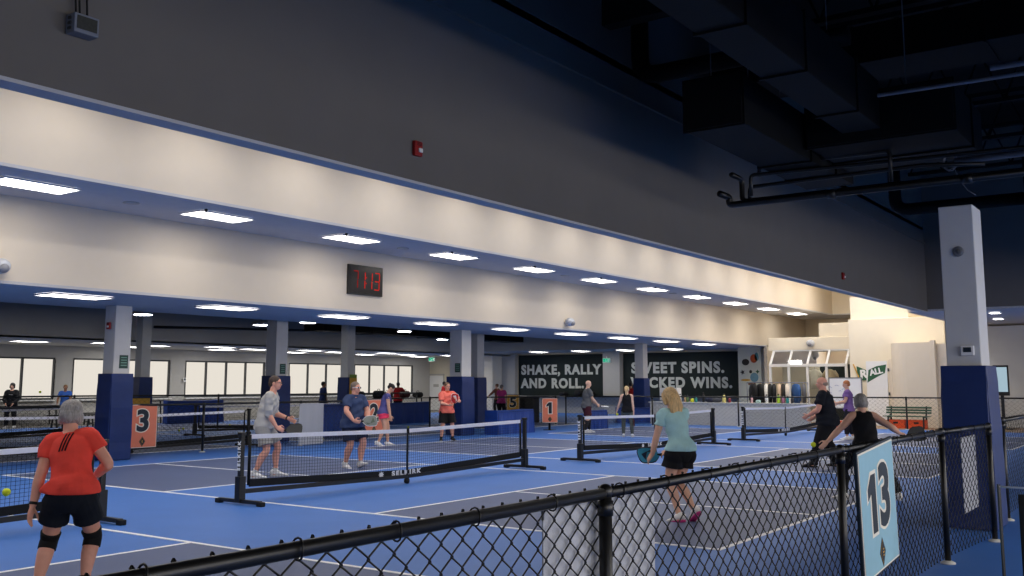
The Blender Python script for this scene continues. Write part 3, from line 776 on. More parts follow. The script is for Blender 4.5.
b = MB(); [b.tube([(x, -.05, .07), (x * 1.05, -.02, .3), (x, -.02, 1.6)], .008, 6) for x in (-.05, -.02, .04)]; b.build('cables', M_RUBBER, r, True)
# clock
r = empty('digital_clock', (16.88, 16.17, 4.02)); tag(r, 'black digital clock with red digits on the cream wall', 'clock')
b = MB(); b.box((0, 0, 0), (1.16, .07, .70)); b.build('clock_case', M_BLACKMET, r, bev=.01)
b = MB(); b.box((0, -.037, 0), (1.06, .006, .6)); b.build('clock_face', mat('clock_face', srgb(40, 36, 36), .3, .08, 6), r)
M_LED = emis('red_digit', (1.0, .05, .04, 1), 0.5); M_LEDDIM = emis('dim_red_digit', (.6, .03, .03, 1), .4)
SEG = {'1': 'bc', '3': 'abgcd', '7': 'abc'}
def digit(ch, cx, m, nm='clock_digit'):
    w, h, t = .15, .40, .027
    P = {'a': ((0, h / 2), (w, t)), 'g': ((0, 0), (w, t)), 'd': ((0, -h / 2), (w, t)), 'b': ((w / 2, h / 4), (t, h / 2 - .02)), 'c': ((w / 2, -h / 4), (t, h / 2 - .02)), 'e': ((-w / 2, -h / 4), (t, h / 2)), 'f': ((-w / 2, h / 4), (t, h / 2))}
    b = MB()
    for s_ in SEG[ch]:
        (x, z), (a, c) = P[s_]
        b.box((cx + x + z * .06, -.043, z), (a, .004, c))
    b.build(nm, m, r)
digit('7', -.36, M_LEDDIM); digit('1', -.12, M_LED); digit('1', .12, M_LED); digit('3', .37, M_LED)
b = MB(); b.box((.005, -.043, .07), (.025, .004, .03)); b.box((-.005, -.043, -.07), (.025, .004, .03)); b.build('clock_colon', M_LED, r)
def camera_dome(loc, nrm, label, s=1.0):
    n = V(nrm); r = empty('wall_speaker', loc); tag(r, label, 'speaker', 'pale wall speakers')
    b = MB(); b.box(n * .03 * s, (.09 * s + abs(n.x) * -.03, .09 * s, .1 * s)); b.build('mount', M_GREYWALL, r, bev=.005)
    mt = mat('pale_grey_plastic', srgb(190, 194, 202), .45, .03, 8)
    b = MB(); b.ell(n * .14 * s - V((0, 0, .03 * s)), (.16 * s, .15 * s, .13 * s)); b.build('speaker_shell', mt, r, True)
    b = MB(); b.ell(n * .24 * s - V((0, 0, .07 * s)), (.09 * s, .08 * s, .08 * s)); b.build('speaker_grille', mat('mid_grey_mesh', srgb(140, 142, 150), .6, .1, 80), r, True)
camera_dome((8.2, 16.2, 3.55), (0, -1, 0), 'pale wall speaker on the cream wall at the left edge')
camera_dome((25.9, 16.2, 3.52), (0, -1, 0), 'pale wall speaker on the cream wall above the mural lettering')
camera_dome((41.2, 13.55, 3.30), (-1, 0, 0), 'pale wall speaker on the parapet over the slanted windows', 1.15)
# soffit speaker discs and sprinkler heads
for i in range(4):
    b = MB(); b.tube([(0, 0, 0), (0, 0, -.012), (0, 0, -.02)], [.14, .14, .1], 20); tag(b.build('ceiling_speaker', M_GREYWALL, None, True, loc=(9.9 + 7.1 * i, 15.1, Z1 - .05)), ORD[i] + ' round speaker from the left in the upper soffit', 'ceiling speaker', 'speakers in the upper soffit')
for i in range(8):
    b = MB(); b.tube([(0, 0, 0), (0, 0, -.02), (0, 0, -.05), (0, 0, -.06)], [.03, .03, .012, .022], 10); tag(b.build('ceiling_sprinkler', M_BLACKMET, None, True, loc=(11.05 + 3.55 * i, 14.55, Z1 - .05)), ORD[i] + ' sprinkler head from the left in the upper soffit', 'sprinkler', 'sprinklers in the upper soffit')
def exit_sign(loc, nrm, label):
    n = V(nrm); x = V((0, 0, 1)).cross(n)
    r = empty('exit_sign', loc); tag(r, label, 'exit sign', 'green exit signs')
    R = Matrix((x, V((0, 0, 1)), n)).transposed()
    b = MB(); b.box((0, 0, 0), (.46, .24, .05), R); b.build('sign_case', M_WHITE, r, bev=.008)
    b = MB(); b.box(n * .027, (.4, .19, .004), R); b.build('sign_face', emis('exit_green', (.02, .55, .30, 1), .9), r)
    w = MB(); w.ell(n * .031 - x * .05 + V((0, 0, .055)), (.018, .018, .018)); w.bar(n * .031 - x * .05 + V((0, 0, .04)), n * .031 - x * .02 - V((0, 0, .02)), .03, .004, up=n); w.bar(n * .031 - x * .02 - V((0, 0, .02)), n * .031 + x * .04 - V((0, 0, .07)), .018, .004, up=n); w.bar(n * .031 - x * .02 - V((0, 0, .02)), n * .031 - x * .08 - V((0, 0, .06)), .018, .004, up=n); w.box(n * .031 + x * .12, (.07, .14, .004), R)
    w.build('running_figure', M_WHITE, r)
    b = MB(); b.box(V((0, 0, .16)), (.04, .1, .04), R); b.build('sign_bracket', M_FRAME, r)
exit_sign((43.5, 36.3, 2.95), (-1, 0, 0), 'green exit sign near the far door left of the coral polo man')
exit_sign((45.07, 25.7, 2.78), (-1, 0, 0), 'green exit sign on the pier between the mural panels')
def wall_plate(loc, n, label, cat, nm, m, s=(.1, .12)):
    n = V(n); x = V((0, 0, 1)).cross(n); R = Matrix((x, V((0, 0, 1)), n)).transposed()
    r = empty(nm, loc); tag(r, label, cat)
    b = MB(); b.box(n * .02, (s[0], s[1], .04), R); b.build('case', M_WHITE, r, bev=.008)
    b = MB(); b.box(n * .043 + V((0, 0, s[1] * .08)), (s[0] * .6, s[1] * .5, .004), R); b.build('display', m, r)
wall_plate((12.115, 2.2, 1.98), (-1, 0, 0), 'white thermostat on the cream column above the navy padding', 'thermostat', 'thermostat', M_NAVYINK, (.14, .11))
r = empty('column_speaker', (12.115, 2.24, 3.12)); tag(r, 'round grey disc high on the cream column', 'speaker')
b = MB(); b.tube([(0, 0, 0), (-.012, 0, 0), (-.02, 0, 0)], [.06, .06, .045], 24); b.build('disc', mat('grey_disc', srgb(110, 112, 116), .5, .1, 60), r, True)
b = MB(); b.tube([(-.018, .0, 0), (-.024, 0, 0)], [.03, .025], 20); b.build('disc_centre', mat('dark_disc', srgb(84, 86, 90), .5, .1, 60), r, True)
for i, (x, y) in enumerate(((18.6, 37.93), (28.0, 37.93))):
    wall_plate((x, y, 1.75), (0, -1, 0), 'small dark switch on the grey pier, ' + ('left pier' if i == 0 else 'second pier from the left') + ' of the window wall', 'switch', 'wall_switch', M_NAVYINK, (.14, .18))

# ================================================================ FAR END: cream blocks, slanted window, pennant, door
b = MB(); b.span((39.3, 7.9, 0), (43.4, 11.45, 4.1)); struct(b.build('wall_block_lower', M_WARM, bev=.02), 'tall cream block at the far end')
b = MB(); b.span((39.55, 9.22, 4.1), (43.4, 11.42, 4.98)); struct(b.build('wall_block_upper', M_WARM, bev=.02), 'upper cream block at the far end')
b = MB()
arc = [(38.9, 9.72)] + [(38.9 - 1.0 * math.sin(t * PI / 16 * .999), 9.72 - .72 * (1 - math.cos(t * PI / 16))) for t in range(1, 9)]
arc += [(37.9, 8.1), (39.4, 8.1), (39.4, 9.72)]
b.prism([(x, y, 0) for x, y in arc], (0, 0, 3.08)); struct(b.build('wall_curved', M_CREAM), 'curved cream wall behind the bench')
b = MB(); b.span((37.85, 7.98, 0), (38.1, 8.14, 3.15)); b.span((38.1, 7.3, 0), (39.4, 8.0, 3.03)); struct(b.build('wall_pier', M_CREAM, bev=.01), 'cream pier beside the curved wall')
b = MB(); b.span((40.0, -14, 0), (40.15, 7.3, 3.70)); struct(b.build('wall_far_right', mat('light_grey_paint', srgb(206, 204, 200), .75, .02, 3)), 'pale wall right of the cream column')
# parapet over the slanted window, stepped
b = MB(); b.span((41.2, 11.4, 2.98), (43.3, 15.45, 3.53)); b.span((41.3, 11.4, 3.53), (43.3, 13.27, 4.11)); struct(b.build('wall_parapet', M_WARM, bev=.02), 'stepped cream parapet above the slanted windows')
r = empty('window_16', (41.5, 13.62, 0)); struct(r, 'white framed shop window with a slanted glass top')
b = MB(); W = 3.2
for k in range(5):
    y = -W / 2 + W * k / 4
    b.bar((-.75, y, 2.36), (-.25, y - .0, 2.96), .09, .09); b.box((-.75, y, 1.2), (.1, .1, 2.3))
b.box((-.75, 0, 2.34), (.14, W + .1, .12)); b.box((-.25, 0, 2.98), (.1, W + .1, .08)); b.box((-.75, 0, .05), (.12, W, .1)); b.box((-.75, 0, .7), (.08, W, .06))
b.bar((-.75, W / 2, 2.36), (.3, W / 2, 2.36), .08, .08)
b.build('window_frame', M_WHITE, r, bev=.01)
gl = bpy.data.materials.new('window_glass'); gl.use_nodes = True
gt = gl.node_tree; gt.nodes.remove(gt.nodes['Principled BSDF'])
g1 = gt.nodes.new('ShaderNodeBsdfTransparent'); g1.inputs[0].default_value = (.86, .89, .87, 1); g2 = gt.nodes.new('ShaderNodeBsdfGlossy'); g2.inputs['Roughness'].default_value = .05
g3 = gt.nodes.new('ShaderNodeMixShader'); g4 = gt.nodes.new('ShaderNodeFresnel'); g4.inputs[0].default_value = 1.45
gt.links.new(g4.outputs[0], g3.inputs[0]); gt.links.new(g1.outputs[0], g3.inputs[1]); gt.links.new(g2.outputs[0], g3.inputs[2]); gt.links.new(g3.outputs[0], gt.nodes['Material Output'].inputs[0])
b = MB()
for k in range(4):
    y0 = -W / 2 + W * k / 4 + .04; y1 = y0 + W / 4 - .08
    b.quad((-.75, y0, 2.38), (-.75, y1, 2.38), (-.26, y1, 2.95), (-.26, y0, 2.95)); b.quad((-.75, y0, .1), (-.75, y1, .1), (-.75, y1, 2.3), (-.75, y0, 2.3))
b.build('window_pane', gl, r)
b = MB(); b.box((.9, -.85, 1.2), (.1, 1.7, 2.4)); b.build('dark_interior', M_MURAL, r)
b = MB(); b.box((.9, .85, 1.2), (.1, 1.6, 2.4)); b.build('pale_interior', mat('pale_interior', srgb(196, 186, 166), .8, .04, 3), r)
# garments shown inside the window
def garment(y, m, label):
    g = empty('hanging_garment', (41.6, y, 1.0)); tag(g, label, 'garment', 'garments shown in the window')
    b = MB(); b.tube([(0, 0, .35), (0, 0, .75), (0, 0, 1.0), (0, 0, 1.12), (0, 0, 1.18)], [(.2, .09), (.19, .09), (.24, .09), (.18, .07), (.07, .05)], 14, hint=(0, 1, 0))
    for s in (-1, 1): b.tube([(0, s * .16, 1.1), (0, s * .27, .95), (0, s * .3, .8)], [.08, .075, .07], 10)
    b.build('garment_body', m, g, True)
    b = MB(); b.tube([(0, 0, 1.16), (0, 0, 1.28), (0, .03, 1.33), (0, .05, 1.3)], .008, 6); b.build('hanger_hook', M_GALV, g, True)
garment(13.6, mat('pale_shirt_cloth', srgb(214, 206, 190), .8, .05, 8), 'pale shirt hanging in the shop window, left of two')
garment(12.95, mat('tan_shirt_cloth', srgb(190, 170, 140), .8, .05, 8), 'tan shirt hanging in the shop window, right of two')
# pennant on block and open door leaf
r = empty('pennant_sign', (39.27, 10.6, 2.0)); tag(r, 'green pennant painted with white letters on the cream block', 'pennant')
M_GREEN = mat('pennant_green', srgb(44, 92, 64), .7, .05, 8)
b = MB(); b.prism([(0, .55, -.28), (0, .18, -.3), (0, .2, .1), (0, .58, .26)], (-.012, 0, 0)); b.build('pennant_cloth', M_GREEN, r)
b = MB(); b.bar((-.015, .70, .34), (-.015, .46, -.3), .035, .035); b.build('pennant_stick', M_YELLOW, r)
text('pennant_letter', 'R', .44, (-.016, .33, -.06), (0, -1, .12), (0, .05, 1), M_WHITE, r, bold=.02, depth=.003)
r = empty('door_2', (38.55, 10.23, 0)); struct(r, 'white door leaf standing open, painted with the end of the pennant')
b = MB(); b.box((0, 0, 1.22), (.05, .78, 2.42)); b.build('door_leaf', M_WHITE, r, bev=.01)
b = MB(); b.prism([(-.026, .36, 1.62), (-.026, -.05, 1.86), (-.026, -.30, 1.98), (-.026, -.36, 2.3), (-.026, .0, 2.24), (-.026, .3, 2.1)], (-.006, 0, 0)); b.build('pennant_end', M_GREEN, r)
text('pennant_letter', 'ALL', .30, (-.034, .02, 2.03), (0, -1, .22), (0, .2, 1), M_WHITE, r, bold=.012, depth=.003, spacing=.95)
b = MB(); [b.box((-.02, -.43, z), (.06, .05, .12)) for z in (.4, 1.2, 2.1)]; b.build('door_hinge', M_ALUM, r)
b = MB(); b.box((.05, -.53, 1.25), (.14, .1, 2.5)); b.box((.05, -.45, 1.25), (.04, .05, 2.45)); b.build('door_frame', M_CREAM, r)
# whiteboard
r = empty('whiteboard', (38.6, 11.45, .0)); tag(r, 'white board on a stand behind the woman in the purple shirt', 'whiteboard')
b = MB(); b.box((0, 0, 1.22), (.03, 1.22, 1.14)); b.build('board', mat('whiteboard_enamel', srgb(226, 230, 238), .25, .02, 4), r)
b = MB(); [b.box((0, 0, z), (.05, 1.28, .04)) for z in (.64, 1.8)]; [b.box((0, y, 1.22), (.05, .04, 1.16)) for y in (-.62, .62)]; [b.bar((-.3, y, .03), (.3, y, .03), .04, .05) for y in (-.55, .55)]; [b.box((0, y, .33), (.04, .04, .62)) for y in (-.55, .55)]; b.build('board_frame', M_GALV, r)
b = MB()
for k in range(9): b.tube([(-.02, .4 - .02 * k + .3 * math.sin(k * 2.), 1.5 - k * .07), (-.02, .33 - .02 * k + .3 * math.sin(k * 2.), 1.53 - k * .07), (-.02, .24 + .3 * math.sin(k * 2.), 1.49 - k * .07)], .008, 4)
b.build('marker_scribble', mat('marker_blue', srgb(90, 110, 170), .6, .05, 8), r)
# bench with orange crates below
r = empty('bench', (37.0, 8.85, 0)); tag(r, 'green slatted bench in front of the curved cream wall', 'bench')
MG = mat('green_bench_slat', srgb(60, 92, 74), .6, .08, 10)
b = MB(); [b.box((-.22 + .11 * k, 0, .43), (.09, 1.55, .03)) for k in range(4)]; b.build('seat', MG, r, bev=.006)
b = MB(); [b.box((.26 + .03 * k, 0, .55 + .09 * k), (.03, 1.55, .065)) for k in range(3)]; b.build('backrest', MG, r, bev=.006)
for s in (-1, 1):
    b = MB(); b.bar((-.22, s * .6, 0), (-.18, s * .6, .42), .05, .04); b.bar((.3, s * .6, 0), (.22, s * .6, .42), .05, .04); b.bar((-.22, s * .6, .4), (.24, s * .6, .4), .05, .04); b.bar((.22, s * .6, .4), (.34, s * .6, .78), .05, .04); b.build('leg', M_BLACKMET, r)
MO = mat('orange_crate_plastic', srgb(226, 84, 38), .5, .06, 10)
def crate(y, label):
    c = empty('storage_crate', (37.0, y, .005)); tag(c, label, 'crate', 'orange crates under the bench')
    b = MB(); b.box((0, 0, .01), (.36, .58, .02)); [b.box((s * .18, 0, .15), (.02, .6, .3)) for s in (-1, 1)]; [b.box((0, s * .29, .15), (.36, .02, .3)) for s in (-1, 1)]; [b.box((-.195, y_, .15), (.012, .03, .3)) for y_ in (-.2, 0, .2)]; b.box((0, 0, .29), (.4, .62, .025)); b.build('crate_body', MO, c, bev=.005)
    b = MB(); b.box((-.205, 0, .2), (.012, .16, .06)); b.build('crate_grip', M_RUBBER, c)
crate(9.2, 'orange storage crate under the green bench, left one'); crate(8.5, 'orange storage crate under the green bench, right one')
b = MB(); b.box((0, 0, 0), (.34, .36, .3)); o = tag(b.build('crate_lid_box', MO, bev=.02, loc=(34.9, 10.55, .155)), 'orange box standing left of the grey haired woman', 'box')
# television on the far right wall
r = empty('television', (38.3, 5.93, 1.15)); tag(r, 'television on a stand right of the cream column', 'television')
b = MB(); b.box((0, 0, .55), (.06, .5, 1.06)); b.build('bezel', M_BLACKMET, r, bev=.01)
b = MB(); b.box((-.034, .0, .58), (.006, .4, .86)); b.build('screen', emis('blue_screen', (.45, .62, .72, 1), .8), r)
b = MB(); b.box((.05, 0, -.5), (.08, .1, 1.3)); b.box((0, 0, -1.13), (.5, .6, .03)); b.build('stand', M_BLACKMET, r)
# half wall with bottles
b = MB(); b.span((35.35, 11.9, 0), (35.75, 18.2, 0.83)); b.span((35.3, 11.85, .83), (35.8, 18.25, .87)); [b.span((35.32, y - .02, 0), (35.36, y + .02, .83)) for y in (13.2, 15.6, 17.9)]
struct(b.build('wall_half', mat('grey_half_wall', srgb(205, 202, 194), .75, .03, 6)), 'grey half wall below the bottles')
def bottle(y, h, rr, col, label, cap=(30, 30, 34), x=35.45):
    r = empty('bottle', (x, y, .87)); tag(r, label, 'bottle', 'bottles on the grey half wall')
    b = MB(); b.tube([(0, 0, 0), (0, 0, .01), (0, 0, h * .62), (0, 0, h * .75), (0, 0, h * .85)], [rr * .9, rr, rr, rr * .6, rr * .45], 14); b.build('bottle_body', mat('bottle_%d_%d_%d' % col, srgb(*col), .35, .04, 8), r, True)
    b = MB(); b.tube([(0, 0, h * .84), (0, 0, h)], [rr * .55, rr * .5], 12); b.build('bottle_cap', mat('cap_%d_%d_%d' % cap, srgb(*cap), .5, .05, 8), r, True)
B = [(17.1, .34, .055, (198, 214, 206), 'pale mint bottle right of the blonde hair on the half wall'), (16.93, .32, .05, (236, 236, 236), 'white bottle next to the pale mint one'),
     (16.72, .26, .045, (196, 160, 120), 'tan bottle on the half wall'), (16.62, .28, .05, (92, 118, 70), 'olive green bottle on the half wall'), (16.42, .18, .07, (226, 230, 60), 'short yellow tub on the half wall'), (16.26, .24, .05, (40, 130, 126), 'teal bottle left of the tall black one'),
     (15.95, .38, .05, (28, 28, 30), 'tall black bottle on the half wall'), (15.1, .34, .07, (226, 214, 130), 'large cream yellow jug on the half wall'), (14.88, .22, .055, (130, 34, 52), 'dark red bottle beside the cream yellow jug'), (14.0, .3, .04, (240, 190, 190), 'pink white bottle beside the fence post'),
     (13.75, .14, .1, (170, 200, 196), 'low pale teal container on the half wall'), (13.42, .32, .055, (238, 238, 236), 'white bottle in front of the black jackets')]
for y, h, rr, c, l in B: bottle(y, h, rr, c, l)
for y, h, c, l in ((12.97, .34, (176, 220, 60), 'lime green bottle on the half wall before the hanging clothes'), (12.8, .28, (170, 110, 140), 'mauve bottle on the half wall before the hanging clothes'), (12.63, .26, (40, 140, 140), 'teal bottle on the half wall before the hanging clothes'), (12.46, .28, (40, 40, 44), 'black bottle at the right end of the half wall')):
    bottle(y, h, .055, c, l, x=35.45)
for y, c, l in ((15.7, (34, 38, 62), 'navy bag lying on the grey half wall'), (15.42, (70, 72, 80), 'grey bag lying on the grey half wall')):
    r = empty('soft_bag', (35.5, y, .87)); tag(r, l, 'bag')
    b = MB(); b.ell((0, 0, .08), (.12, .2, .1)); b.build('bag_body', mat('bag_%d' % c[0], srgb(*c), .8, .1, 8, .2), r, True)
    b = MB(); b.tube([(0, -.1, .15), (0, -.05, .2), (0, .05, .2), (0, .1, .15)], .01, 6); b.build('bag_handle', M_RUBBER, r, True)
# white carton behind the half wall left of the bottles
r = empty('carton', (37.2, 18.2, .9)); tag(r, 'white carton standing on a stand behind the blonde head', 'carton')
b = MB(); b.box((0, 0, .25), (.4, .8, .5)); b.build('carton_body', M_WHITE, r, bev=.01); b = MB(); b.box((0, 0, .505), (.3, .7, .012)); b.box((0, 0, -.45), (.36, .7, .9)); b.build('carton_stand', M_GREYWALL, r)
# clothes rack with jackets
r = empty('clothes_rack', (36.9, 13.75, 0)); tag(r, 'clothes rack holding dark jackets behind the half wall', 'clothes rack')
b = MB(); b.cyl((0, -1.4, 1.62), (0, 1.0, 1.62), .018, 10); [b.cyl((0, y, 0), (0, y, 1.62), .018, 10) for y in (-1.4, 1.0)]; [b.cyl((-.25, y, .03), (.25, y, .03), .02, 10) for y in (-1.4, 1.0)]; b.build('rack_frame', M_GALV, r, True)
def jacket(y, c, label, w=.2, hn=(1, .25, 0)):
    g = empty('jacket', (36.9, y, .78)); tag(g, label, 'jacket', 'clothes on the rack')
    m = mat('jacket_%d_%d_%d' % c, srgb(*c), .8, .1, 6, .2)
    b = MB(); b.tube([(0, 0, 0), (0, 0, .35), (0, 0, .66), (0, 0, .76), (0, 0, .80)], [(.24, w * .5), (.25, w * .5), (.27, w * .45), (.2, w * .35), (.08, .05)], 14, hint=hn)
    q = V(hn).normalized()
    for s in (-1, 1): b.tube([q * s * .18 + V((0, 0, .74)), q * s * .29 + V((0, 0, .55)), q * s * .31 + V((0, 0, .15))], [.07, .075, .065], 10)
    b.build('jacket_body', m, g, True)
    b = MB(); b.tube([q * -.2 + V((0, 0, .72)), V((0, 0, .81)), q * .2 + V((0, 0, .72))], .012, 6); b.tube([(0, 0, .81), (0, 0, .86), (0.02, 0, .87)], .006, 6); b.build('hanger', mat('wood_hanger', srgb(206, 150, 96), .6, .1, 8), g, True)
J = [(14.5, (22, 22, 24), 'black jacket, leftmost on the clothes rack', .26), (14.2, (26, 26, 28), 'black jacket second on the clothes rack', .26), (13.97, (226, 222, 214), 'white jacket between the black ones', .14), (13.82, (24, 24, 26), 'black jacket right of the white one', .14), (13.66, (30, 30, 34), 'charcoal jacket fifth on the rack', .14),
     (13.45, (206, 178, 150), 'tan top on the rack right of the jackets', .12), (13.3, (40, 36, 36), 'dark brown top on the rack', .12), (13.15, (216, 204, 190), 'cream top on the rack', .12), (12.8, (44, 84, 140), 'blue jacket near the right end of the rack', .22), (12.5, (90, 90, 94), 'grey jacket at the right end of the rack', .14)]
for k_, (y, c, l, w) in enumerate(J): jacket(y, c, l, w, (.75, .66, 0) if k_ < 2 or k_ == 8 else (1, .35, 0))
# wall painting on the pale pilaster (plain shapes)
r = empty('wall_painting', (43.42, 17.2, 0)); tag(r, 'pale wall panel painted with a player and paddles, right of the mural', 'wall painting')
b = MB(); b.box((0, 0, 1.62), (.05, 1.1, 3.24)); b.build('painted_panel', mat('pale_panel_paint', srgb(222, 224, 208), .75, .03, 5), r)
def blob(c, rr, m, nm, n=12, w=None):
    b = MB(); b.prism([(-.03, c[0] + rr[0] * math.cos(2 * PI * k / n) * (w[k % len(w)] if w else 1), c[1] + rr[1] * math.sin(2 * PI * k / n) * (w[k % len(w)] if w else 1)) for k in range(n)][::-1], (-.01, 0, 0)); b.build(nm, m, r)
blob((-.22, 2.72), (.17, .2), mat('paint_rust', srgb(196, 92, 52), .8, .1, 8), 'painted_paddle'); blob((-.36, 2.8), (.1, .2), mat('paint_teal', srgb(110, 160, 160), .8, .1, 8), 'painted_paddle')
blob((.18, 2.56), (.18, .15), mat('paint_dark', srgb(52, 48, 46), .8, .1, 8), 'painted_shoe'); blob((.34, 2.1), (.12, .13), mat('paint_dark', srgb(52, 48, 46)), 'painted_star', 10, (1, .45)); blob((-.38, 2.12), (.1, .1), mat('paint_green', srgb(50, 96, 66), .8, .1, 8), 'painted_leaf', 8, (1, .5))
blob((-.22, 1.86), (.2, .22), mat('paint_blue', srgb(120, 160, 176), .8, .1, 8), 'painted_shirt'); blob((-.05, 2.12), (.07, .08), mat('paint_dark', srgb(52, 48, 46)), 'painted_head'); blob((.2, 1.74), (.24, .05), mat('paint_ochre', srgb(206, 160, 66), .8, .1, 8), 'painted_paddle'); blob((-.1, 1.56), (.2, .07), mat('paint_brown', srgb(128, 92, 64), .8, .1, 8), 'painted_leg')

# ================================================================ MATS, TABLES AND BENCHES IN THE BACK
def mat_block(loc, d, rz, label, cat='mat', grp='blue vinyl mats around the courts'):
    r = empty('vinyl_mat', loc, rz); tag(r, label, cat, grp)
    b = MB(); nx = 14; x, y, z = d
    vs = []; fs = []
    for i in range(nx + 1):
        u = -x / 2 + x * i / nx; dy = .02 * math.sin(i * 1.9); sg = -.03 * z * math.sin(PI * i / nx)
        for (yy, zz, k) in ((-y / 2, 0, 1.5), (-y / 2, z * .5, .8), (-y / 2 + .02, z + sg, 0), (y / 2 - .02, z + sg, 0), (y / 2, z * .5, -.8), (y / 2, 0, -1.5)):
            vs.append((u + .01 * math.sin(i + zz * 5), yy - dy * k, zz))
    for i in range(nx):
        for j in range(6): fs.append((i * 6 + j, i * 6 + (j + 1) % 6, i * 6 + 6 + (j + 1) % 6, i * 6 + 6 + j))
    fs += [tuple(range(6))[::-1], tuple(nx * 6 + k for k in range(6))]
    b.add(vs, fs); b.build('mat_cover', M_BLUEMAT, r)
    s = MB(); s.box((0, -y / 2 - .012, z * .93), (x * .98, .01, .02)); [s.box((q * x * .49, -y / 2 - .015, z * .45), (.015, .01, z * .85)) for q in (-1, 1)]; s.build('mat_seam', M_PAD, r)
mat_block((26.05, 18.45, 0), (2.1, .5, .76), .02, 'blue draped mat right of the man in the coral polo')
mat_block((25.4, 33.7, 0), (2.7, .3, .92), 0, 'blue mat standing far behind the fence right of the 3 sign')
mat_block((30.1, 26.4, 0), (2.6, .35, .85), .05, 'blue mat beside the woman in pink shorts')
mat_block((22.1, 22.3, 0), (2.0, .35, .98), .2, 'blue mat behind the grey screen panel')
mat_block((30.6, 17.9, 0), (.7, .4, .66), -.6, 'small blue mat behind the bald man')
mat_block((36.2, 19.15, 0), (1.9, .4, .62), -.9, 'blue mat at the foot of the column before the mural')
def table(loc, rz, L, W, H, label, m=None):
    r = empty('folding_table', loc, rz); tag(r, label, 'table', 'black tables along the windows')
    b = MB(); b.box((0, 0, H - .02), (L, W, .04)); b.build('table_top', m or M_BLACKMET, r, bev=.006)
    for sx in (-1, 1):
        for sy in (-1, 1):
            b = MB(); b.bar((sx * (L / 2 - .1), sy * (W / 2 - .06), 0), (sx * (L / 2 - .16), sy * (W / 2 - .06), H - .04), .04, .04); b.build('leg', M_BLACKMET, r)
    b = MB(); [b.bar((sx * (L / 2 - .12), -W / 2 + .06, .3), (sx * (L / 2 - .12), W / 2 - .06, .3), .03, .03) for sx in (-1, 1)]; b.build('leg_brace', M_BLACKMET, r)
table((23.3, 34.6, 0), 0, 2.2, .7, .92, 'black high table beside the person in blue')
table((20.2, 37.1, 0), 0, 2.6, .6, .75, 'black table behind the person in the dark hoodie')
table((30.3, 28.6, 0), 0, 2.4, .6, .95, 'black table with bags behind the grey screen panel')
table((33.5, 29.6, 0), 0, 3.4, .6, .95, 'black table behind the woman in pink shorts')
def pbench(loc, rz, label):
    r = empty('bench', loc, rz); tag(r, label, 'bench', 'black benches in the back')
    b = MB(); [b.box((0, -.14 + .14 * k, .45), (1.8, .11, .04)) for k in range(3)]; b.build('seat', M_BLACKMET, r, bev=.005)
    for s in (-1, 1):
        b = MB(); b.bar((s * .7, -.18, 0), (s * .7, -.1, .44), .05, .04); b.bar((s * .7, .18, 0), (s * .7, .1, .44), .05, .04); b.bar((s * .7, -.16, .12), (s * .7, .16, .12), .04, .03); b.build('leg', M_BLACKMET, r)
pbench((20.3, 33.9, 0), .0, 'black bench behind the left fence, below the hoodie'); pbench((22.6, 35.6, 0), 0, 'black bench behind the grey haired woman at left')
def gearbag(loc, d, label, c=(28, 28, 32)):
    r = empty('equipment_bag', loc); tag(r, label, 'bag', 'bags on the black tables')
    b = MB(); b.tube([(-d[0] / 2, 0, d[2] / 2), (-d[0] * .42, 0, d[2] / 2), (d[0] * .42, 0, d[2] / 2), (d[0] / 2, 0, d[2] / 2)], [(d[1] * .3, d[2] * .35), (d[1] / 2, d[2] / 2), (d[1] / 2, d[2] / 2), (d[1] * .3, d[2] * .35)], 14, hint=(0, 1, 0)); b.build('bag_body', mat('bag_%d_%d_%d' % c, srgb(*c), .8, .1, 8, .2), r, True)
    b = MB(); b.tube([(-.1, 0, d[2] * .95), (-.05, 0, d[2] + .06), (.05, 0, d[2] + .06), (.1, 0, d[2] * .95)], .012, 6); b.build('bag_handle', M_RUBBER, r, True)
gearbag((29.5, 28.5, .95), (.55, .3, .32), 'black bag, left one on the table behind the screen panel'); gearbag((30.8, 28.6, .95), (.5, .3, .34), 'black bag, right one on the table behind the screen panel')
gearbag((32.4, 29.6, .95), (.6, .3, .26), 'black bag on the table left of the woman in pink shorts'); gearbag((33.6, 29.6, .95), (.5, .3, .3), 'dark red bag on the table behind the woman in pink shorts', (70, 26, 30)); gearbag((34.5, 29.6, .95), (.5, .3, .24), 'black bag at the right end of the table behind the woman in pink shorts')
gearbag((45.1, 27.4, .92), (.6, .3, .34), 'dark bag, left one on the ledge below the mural'); gearbag((45.1, 26.7, .92), (.5, .3, .26), 'dark bag, right one on the ledge below the mural'); gearbag((45.1, 28.4, .92), (.6, .3, .2), 'flat dark bag on the ledge under the word roll')
b = MB(); b.box((0, 0, .5), (.5, .7, 1.0)); b.box((0, 0, 1.02), (.54, .74, .05)); tag(b.build('waste_bin', M_BLACKMET, bev=.03, loc=(33.85, 23.0, 0)), 'black bin right of the yellow 5 sign', 'bin')
# balls
def ball(p, label, grp=None, rr=.037):
    b = MB(); b.ell((0, 0, 0), (rr, rr, rr), None, 14, 10)
    o = tag(b.build('ball', M_BALL, None, True, loc=p), label, 'ball', grp)
BG = 'loose yellow balls on the far floor'
for i, (x, y, l) in enumerate(((20.7, 28.2, 'yellow ball on the floor right of the far fence post, first from the left'), (21.6, 29.2, 'yellow ball on the floor, second from the left behind the fence'), (24.4, 30.2, 'yellow ball on the floor, third from the left behind the fence'), (24.3, 28.2, 'yellow ball on the floor just left of the man in grey'), (19.9, 20.6, 'yellow ball on the floor by the grey screen panel'), (27.0, 23.6, 'yellow ball on the floor behind the woman in pink shorts'))):
    ball((x, y, .037), l, BG)
